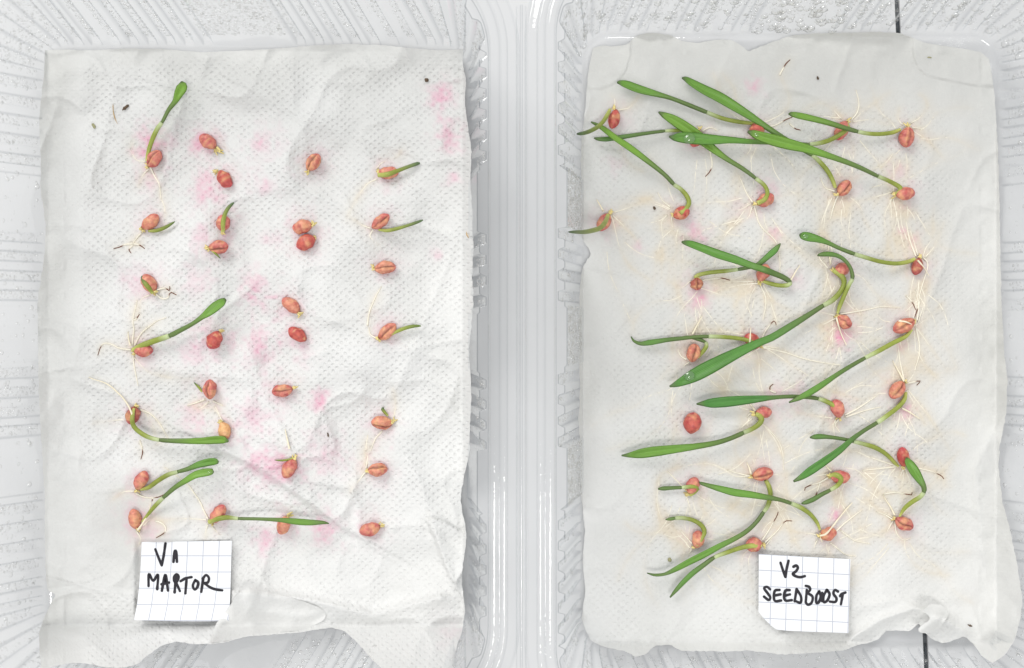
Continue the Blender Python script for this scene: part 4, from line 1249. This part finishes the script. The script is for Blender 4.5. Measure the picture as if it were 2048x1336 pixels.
def stains(tray, px, py):
    near, wide = root_map(tray)
    pink = np.zeros(px.shape)
    rag = 1 + 0.45 * vnoise(px, py, 16, 91) + 0.3 * vnoise(px, py, 7, 92)
    for x, y, rr, s in PINK[tray]:
        d = np.hypot(px - x, py - y) / (1.15 * rr * rag)
        pink += s * np.exp(-d ** 2 * 1.1)
    for x, y in SEEDS_AT[tray]:
        d = np.hypot(px - x, py - y) / (25 * rag)
        pink += (0.30 if tray == 'L' else 0.20) * np.exp(-d ** 2)
    pink *= 0.9 + 0.4 * vnoise(px, py, 9, 93)
    b = np.clip(sample(near, px, py) * 0.25 + sample(wide, px, py) * 0.40, 0, 0.62)
    b *= 0.85 + 0.5 * vnoise(px, py, 30, 94)
    return np.clip(pink * 0.85, 0, 0.85), np.clip(b, 0, 0.6)


def towel(tray, zf, edges, n, m, mat, **props):
    g = coons(*edges, n, m, 100 if tray == 'L' else 140)
    px, py = g[..., 0], g[..., 1]
    z = zf(px, py)
    pink, beige = stains(tray, px, py)
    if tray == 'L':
        damp_shade = np.clip((1000 - py) / 900, 0, 1) * 0.45 + np.clip((200 - py) / 130, 0, 1) * 0.5 + np.clip((170 - px) / 60, 0, 1) * 0.6 + 0.25 * vnoise(px, py, 90, 95)  # damp areas, plus dimmer light toward the top painted into the tone
        damp_shade += np.clip(1 - np.hypot((px - 260) / 170, (py - 1060) / 150), 0, 1) * 0.9
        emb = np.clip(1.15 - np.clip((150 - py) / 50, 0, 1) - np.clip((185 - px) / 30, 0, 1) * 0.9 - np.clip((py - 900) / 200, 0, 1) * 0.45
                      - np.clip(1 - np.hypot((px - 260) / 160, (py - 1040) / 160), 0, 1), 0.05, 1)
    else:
        damp_shade = 0.75 + np.clip((260 - py) / 150, 0, 1) * 0.4 + 0.25 * vnoise(px, py, 110, 96) - np.clip((py - 650) / 500, 0, 1) * 0.6  # damp sheet; easing off downwards paints in the brighter light there
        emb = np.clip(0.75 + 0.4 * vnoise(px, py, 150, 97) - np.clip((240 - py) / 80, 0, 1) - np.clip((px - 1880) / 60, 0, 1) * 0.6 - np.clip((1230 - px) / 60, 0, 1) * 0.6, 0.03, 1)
    damp_shade = np.clip(damp_shade, 0, 1)
    root = empty('paper_towel', tuple(P(px.mean(), py.mean(), 0)), category='paper towel', **props)
    co = P(px, py, z).reshape(-1, 3)
    uv = np.stack([px.ravel() / 100, py.ravel() / 100], 1)
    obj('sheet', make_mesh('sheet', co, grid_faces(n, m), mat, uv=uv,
        attrs={'pink': pink.ravel(), 'beige': beige.ravel(), 'damp_shade': damp_shade.ravel(), 'emboss': emb.ravel()}), root)
    return root


def flap(root, tray, poly, hinge, lift, low, mat, damp_shade_v=0.4, curl=1.0):
    """a folded-over piece of the sheet: outline in photo pixels, hinge = polyline it folds along"""
    zf = zL if tray == 'L' else zR
    p = pts(poly)
    e = catmull(np.vstack([p, p[:1]]), max(40, int(np.sum(np.linalg.norm(np.diff(p, axis=0), axis=1)) / 4)))[:-1]
    e = e + 0.7 * np.stack([vnoise(np.arange(len(e)) * 4.0, np.zeros(len(e)), 9, 120), vnoise(np.arange(len(e)) * 4.0, np.zeros(len(e)) + 5, 9, 121)], 1)
    x0, y0 = e.min(0); x1, y1 = e.max(0)
    gx_, gy_ = np.meshgrid(np.arange(x0, x1, 4.5), np.arange(y0, y1, 4.5))
    q = np.stack([gx_.ravel(), gy_.ravel()], 1)
    # inside test and distance from the outline
    ins = np.zeros(len(q), bool)
    dmin = np.full(len(q), 1e9)
    for (ax, ay), (bx, by) in zip(e, np.roll(e, -1, 0)):
        c = ((ay > q[:, 1]) != (by > q[:, 1]))
        with np.errstate(divide='ignore', invalid='ignore'):
            xi = (bx - ax) * (q[:, 1] - ay) / (by - ay) + ax
        ins ^= c & (q[:, 0] < xi)
        dmin = np.minimum(dmin, clampseg(q[:, 0], q[:, 1], ax, ay, bx, by)[0])
    q = q[ins & (dmin > 3)]
    allp = np.vstack([e, q])
    n = len(e)
    vs, _, fs, ov, _, _ = delaunay_2d_cdt([Vector(v) for v in allp], [(i, (i + 1) % n) for i in range(n)], [], 1, 1e-4)
    V = np.array([tuple(v) for v in vs])
    hd = np.full(len(V), 1e9)
    hp = pts(hinge)
    for (ax, ay), (bx, by) in zip(hp[:-1], hp[1:]):
        hd = np.minimum(hd, clampseg(V[:, 0], V[:, 1], ax, ay, bx, by)[0])
    sp = hd.max()
    s = np.clip(hd / sp, 0, 1)
    z = zf(V[:, 0], V[:, 1]) + low + lift * s ** curl + 1.5 * vnoise(V[:, 0], V[:, 1], 25, 122)
    one = np.ones(len(V))
    obj('folded_corner', make_mesh('folded_corner', P(V[:, 0], V[:, 1], z), [tuple(f) for f in fs], mat, uv=V / 100 + 3.3,
        attrs={'pink': one * 0, 'beige': one * 0, 'damp_shade': one * damp_shade_v, 'emboss': one * 0.25}), root)


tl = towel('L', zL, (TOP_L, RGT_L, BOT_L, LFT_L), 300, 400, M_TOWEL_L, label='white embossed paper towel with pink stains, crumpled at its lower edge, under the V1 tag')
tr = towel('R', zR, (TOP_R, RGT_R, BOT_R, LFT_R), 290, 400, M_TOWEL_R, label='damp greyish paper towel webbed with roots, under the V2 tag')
flap(tl, 'L', '434,1245 447,1228 461,1210 474,1190 488,1179 502,1176 540,1186 590,1198 640,1216 650,1236 610,1258 560,1264 500,1270 460,1280 436,1284 420,1282', '545,1184 650,1225 610,1258 500,1270 430,1284', 40, 0.8, M_TOWEL_L, 0.1, 1.3)
flap(tr, 'R', '1846,1222 1862,1208 1885,1212 1898,1225 1888,1245 1868,1262 1844,1266 1838,1256 1860,1238', '1898,1225 1868,1262', 26, 8, M_TOWEL_R, 0.2)


# ---------------------------------------------------------------- paper tags with handwriting
def tag_sheet(name, outline_fn, zfun, uvfun, n, m, label):
    u = np.linspace(0, 1, n); v = np.linspace(0, 1, m)
    Ug, Vg = np.meshgrid(u, v, indexing='ij')
    px, py = outline_fn(Ug, Vg)
    z = zfun(px, py)
    root = empty(name, tuple(P(px.mean(), py.mean(), 8)), label=label, category='paper tag')
    uu, vv = uvfun(px, py)
    top = P(px, py, z).reshape(-1, 3)
    bot = P(px, py, z - 1.0).reshape(-1, 3)
    F = grid_faces(n, m)
    F2 = F[:, ::-1] + n * m
    # rim faces
    rim = [i * m for i in range(n)] + [(n - 1) * m + j for j in range(1, m)] + [i * m + m - 1 for i in range(n - 2, -1, -1)] + [j for j in range(m - 2, 0, -1)]
    R = np.array([[a, b, b + n * m, a + n * m] for a, b in zip(rim, rim[1:] + rim[:1])])
    uv = np.stack([uu.ravel(), vv.ravel()], 1)
    obj('paper', make_mesh('paper', np.vstack([top, bot]), np.vstack([F, F2, R]), M_LABEL, smooth=False, uv=np.vstack([uv, uv])), root)
    return root


def writing(root, name, strokes, ox, oy, sc, width, zfun, label):
    """marker strokes as flat inked ribbons lying on the paper"""
    VV, FF = [], []
    for si, st in enumerate(strokes):
        q = np.array(st, float) / sc + np.array([ox, oy])
        n = max(6, int(np.sum(np.linalg.norm(np.diff(q, axis=0), axis=1)) / 1.2))
        pp = catmull(q, n)
        t = np.gradient(pp, axis=0); t /= np.linalg.norm(t, axis=1, keepdims=True) + 1e-9
        nv = np.stack([-t[:, 1], t[:, 0]], 1)
        s = np.arange(n)
        w = width / 2 * (1 + 0.10 * vnoise(s * 1.0, s * 0 + si * 9, 6, 130))
        # rounded ends: extend the path with shrinking caps
        caps0, caps1 = [], []
        for a in (80, 55, 30):
            c, sn = math.cos(math.radians(a)), math.sin(math.radians(a))
            caps0.append((pp[0] - t[0] * w[0] * sn, nv[0], w[0] * c))
            caps1.append((pp[-1] + t[-1] * w[-1] * sn, nv[-1], w[-1] * c))
        rows = caps0 + [(pp[i], nv[i], w[i]) for i in range(n)] + caps1[::-1]
        L_ = np.array([p + q_ * ww for p, q_, ww in rows]); R_ = np.array([p - q_ * ww for p, q_, ww in rows])
        zz = 0.42 + 0.05 * (si % 6)
        A = P(L_[:, 0], L_[:, 1], zfun(L_[:, 0], L_[:, 1]) + zz); B = P(R_[:, 0], R_[:, 1], zfun(R_[:, 0], R_[:, 1]) + zz)
        b = sum(len(v) for v in VV)
        VV.append(np.stack([A, B], 1).reshape(-1, 3))
        FF.append(grid_faces(len(rows), 2) + b)
    obj(name, make_mesh(name, np.vstack(VV), np.vstack(FF), M_INK, smooth=False), root, label=label)


def tag1_left(y):
    return np.interp(y, [1082, 1144, 1180, 1210, 1240], [283.5, 280.7, 277.5, 274, 268])


def tag1_out(u, v):
    x0, y0 = tag1_left(1083 + v * 157), 1084 + v * 156
    x1 = np.interp(v, [0, 0.8, 1], [463.6, 460, 457])
    y1 = 1081.5 + v * 160.5
    return x0 * (1 - u) + x1 * u, y0 * (1 - u) + y1 * u + 1.5 * v * np.sin(u * 3.1)


tz1 = lambda x, y: np.interp(y, [1080, 1130, 1180, 1245], [24, 22, 27, 50]) + 0.012 * (x - 284)
tag1 = tag_sheet('paper_tag', tag1_out, tz1, lambda x, y: ((x - tag1_left(y) - 29.2) / 31.5, (y - 1111.6) / 32.4), 30, 30,
                 'squared white paper tag handwritten V1 MARTOR, lower edge lifted')
writing(tag1, 'handwriting', [[(405, 258), (440, 350), (490, 472)], [(490, 472), (518, 330), (540, 180)], [(647, 425), (660, 295), (682, 288), (694, 425)], [(668, 300), (672, 370)]], 250, 1060, 6.68, 5.3, tz1, 'black marker writing V1')
writing(tag1, 'handwriting', [
    [(314, 748), (320, 590), (376, 678), (440, 598), (430, 790)],
    [(492, 812), (538, 598), (574, 808)], [(488, 725), (588, 702)], [(530, 640), (535, 700), (548, 650)],
    [(662, 832), (682, 600)], [(655, 680), (655, 625), (690, 592), (715, 625), (698, 680), (668, 700)], [(684, 640), (690, 690)], [(684, 705), (733, 815)],
    [(742, 684), (810, 645), (888, 630)], [(822, 655), (806, 845)],
    [(938, 668), (906, 740), (928, 795), (962, 770), (978, 705), (938, 668)],
    [(1018, 826), (1045, 650)], [(1038, 650), (1082, 602), (1120, 640), (1108, 698), (1062, 712)], [(1062, 712), (1140, 768), (1218, 795), (1298, 806)]],
    250, 1060, 6.68, 5.4, tz1, 'black marker writing MARTOR')


def tag2_out(u, v):
    # left edge ends early: the lower left corner is cut round
    x0 = 1517.7 - 0.5 * v; y0 = 1108.0 + v * 153
    x1 = 1701.0 - 4.0 * v; y1 = 1118.4 + v * 147.6
    x = x0 * (1 - u) + x1 * u
    y = y0 * (1 - u) + y1 * u
    lim = np.interp(x, [1516, 1519, 1526, 1542, 1553, 1575, 1610, 1700], [1222, 1226, 1235, 1251, 1259, 1261.5, 1263, 1266])
    top = 1108.0 + (x - 1517.7) / 183.3 * 10.4
    return x, top + (lim - top) * v


tz2 = lambda x, y: 26 + 0.02 * (x - 1517) + np.interp(y, [1105, 1200, 1270], [0, 1, 10])
tag2 = tag_sheet('paper_tag', tag2_out, tz2, lambda x, y: ((x + 0.022 * (y - 1110) - 1543.2) / 31.2, (y - 0.050 * (x - 1517) - 1140.2) / 31.9), 60, 30,
                 'squared white paper tag handwritten V2 SEEDBOOST, lower left corner rounded')
writing(tag2, 'handwriting', [[(475, 238), (505, 330), (540, 425)], [(540, 425), (556, 320), (582, 212)],
    [(648, 290), (684, 275), (706, 305), (682, 350), (640, 386), (680, 418), (740, 430), (800, 416)]], 1490, 1090, 6.68, 5.6, tz2, 'black marker writing V2')
writing(tag2, 'handwriting', [
    [(335, 592), (296, 560), (256, 578), (305, 648), (338, 700), (315, 735), (254, 690)],
    [(462, 600), (402, 610), (386, 680), (402, 748), (482, 742)], [(398, 675), (475, 660)],
    [(597, 602), (542, 610), (522, 680), (542, 742), (625, 737)], [(532, 677), (602, 660)],
    [(664, 752), (690, 588)], [(690, 588), (748, 690), (740, 770), (664, 744)],
    [(812, 758), (826, 600)], [(812, 546), (856, 560), (870, 600), (832, 640)], [(832, 640), (902, 690), (890, 770), (842, 798), (812, 768)],
    [(992, 620), (954, 680), (952, 772), (988, 760), (1012, 690), (992, 620)], [(1032, 640), (1030, 750)],
    [(1092, 602), (1052, 680), (1052, 762), (1100, 740), (1130, 660), (1098, 602)],
    [(1242, 622), (1202, 600), (1182, 650), (1222, 712), (1206, 760), (1134, 756)],
    [(1272, 682), (1292, 655), (1342, 635)], [(1306, 662), (1282, 792)]], 1490, 1090, 6.68, 5.4, tz2, 'black marker writing SEEDBOOST')


# ---------------------------------------------------------------- drops resting on leaf tips
def water_drop(key, px, py, rad, label):
    pp, zz, rr = SHOOT_Z[ID[key]]
    i = int(np.argmin(np.hypot(pp[:, 0] - px, pp[:, 1] - py)))
    z = zz[i] - 0.12 * rr[i]
    c = UP(px, py, z)
    nu, nv = 20, 9
    V = []
    for j in range(nv):
        e = math.pi / 2 * j / (nv - 1)
        for i_ in range(nu):
            a = 2 * math.pi * i_ / nu
            V.append((c[0] + rad * math.cos(e) * math.cos(a), c[1] + rad * 0.92 * math.cos(e) * math.sin(a), c[2] + rad * 0.55 * math.sin(e) + 0.3))
    F = [tuple(f) for f in grid_faces(nv, nu, closed_m=True)]
    F.append(tuple(range(nu))[::-1])
    o = obj('water_drop', make_mesh('water_drop', to_world(V), F, M_WATER), None, label=label, category='water drop', group='drops on leaf tips')


water_drop('R5', 1379, 277, 12, 'large water drop on the broad leaf tip at the upper left of V2')
water_drop('R13', 1379, 752, 11, 'large water drop on the broadest leaf tip in the middle of V2')
water_drop('R7', 1513, 269, 5, 'small water drop near the tip of the uppermost crossing leaf, V2')
water_drop('R15', 1611, 473, 6, 'small water drop at the spoon tip of the right edge seedling shoot, V2')
water_drop('R6', 1591, 230, 5, 'small water drop at the leaf tip of the top right seedling, V2')
water_drop('L25', 419, 945, 5, 'small water drop on the lower of two parallel leaf tips, V1')


# ---------------------------------------------------------------- specks of debris
def speck(tray, px, py, ln, wd, ang, seed, label, col=None):
    zf = zL if tray == 'L' else zR
    r = np.random.default_rng(seed)
    n, k = 7, 6
    t = np.linspace(-1, 1, n)
    a = math.radians(ang)
    bend = r.uniform(-.3, .3)
    cx = px + math.cos(a) * t * ln / 2 - math.sin(a) * bend * ln * (t ** 2 - .5) * .5
    cy = py + math.sin(a) * t * ln / 2 + math.cos(a) * bend * ln * (t ** 2 - .5) * .5
    rad = wd / 2 * np.sqrt(np.clip(1.05 - t ** 2, 0.03, 1)) * (1 + r.uniform(-.35, .35, n))
    V, F = tube(UP(cx, cy, zf(cx, cy) + wd * 0.35), rad, k, np.full(n, 0.6))
    obj('debris_speck', make_mesh('debris_speck', to_world(V), F, col or M_DEBRIS), None, label=label, category='debris', group='specks of debris on the towels')


M_OLIVE = simple('olive_mould', lin(168, 166, 130), 0.9, 0.1, noise=(900, 0.7, 1.2))
M_STRAW = simple('straw_fibre', lin(200, 168, 120), 0.8, 0.1, noise=(900, 0.8, 1.1))
speck('L', 251, 215, 17, 6, -40, 1, 'dark splinter near the upper left of the V1 towel')
speck('L', 229, 228, 42, 1.8, 78, 2, 'thin straw-coloured fibre left of the dark splinter, V1', M_STRAW)
speck('L', 187, 252, 11, 6, 60, 4, 'olive smudge of debris at the upper left edge of V1', M_OLIVE)
speck('L', 853, 160, 9, 7, 40, 6, 'dark speck near the upper right corner of the V1 towel')
speck('L', 656, 870, 9, 3.4, 80, 7, 'tiny dark grey speck right of centre, low on the V1 towel')
speck('L', 935, 470, 14, 3, 70, 8, 'brownish fleck on the right edge of the V1 towel', M_STRAW)
speck('R', 1636, 156, 7, 5, 70, 11, 'brown speck on the upper middle of the V2 towel')
speck('R', 1309, 416, 7, 6, 60, 12, 'dark speck between the two left kernels of V2')
speck('R', 1339, 1120, 8, 7, 40, 14, 'dark speck at the lower left of V2, above a leaf tip', M_OLIVE)
speck('R', 1859, 115, 9, 3, 5, 17, 'small mark on the folded upper right corner of V2', M_OLIVE)
speck('R', 1940, 1251, 10, 3.5, 20, 18, 'dark fleck at the lower right of the V2 towel')
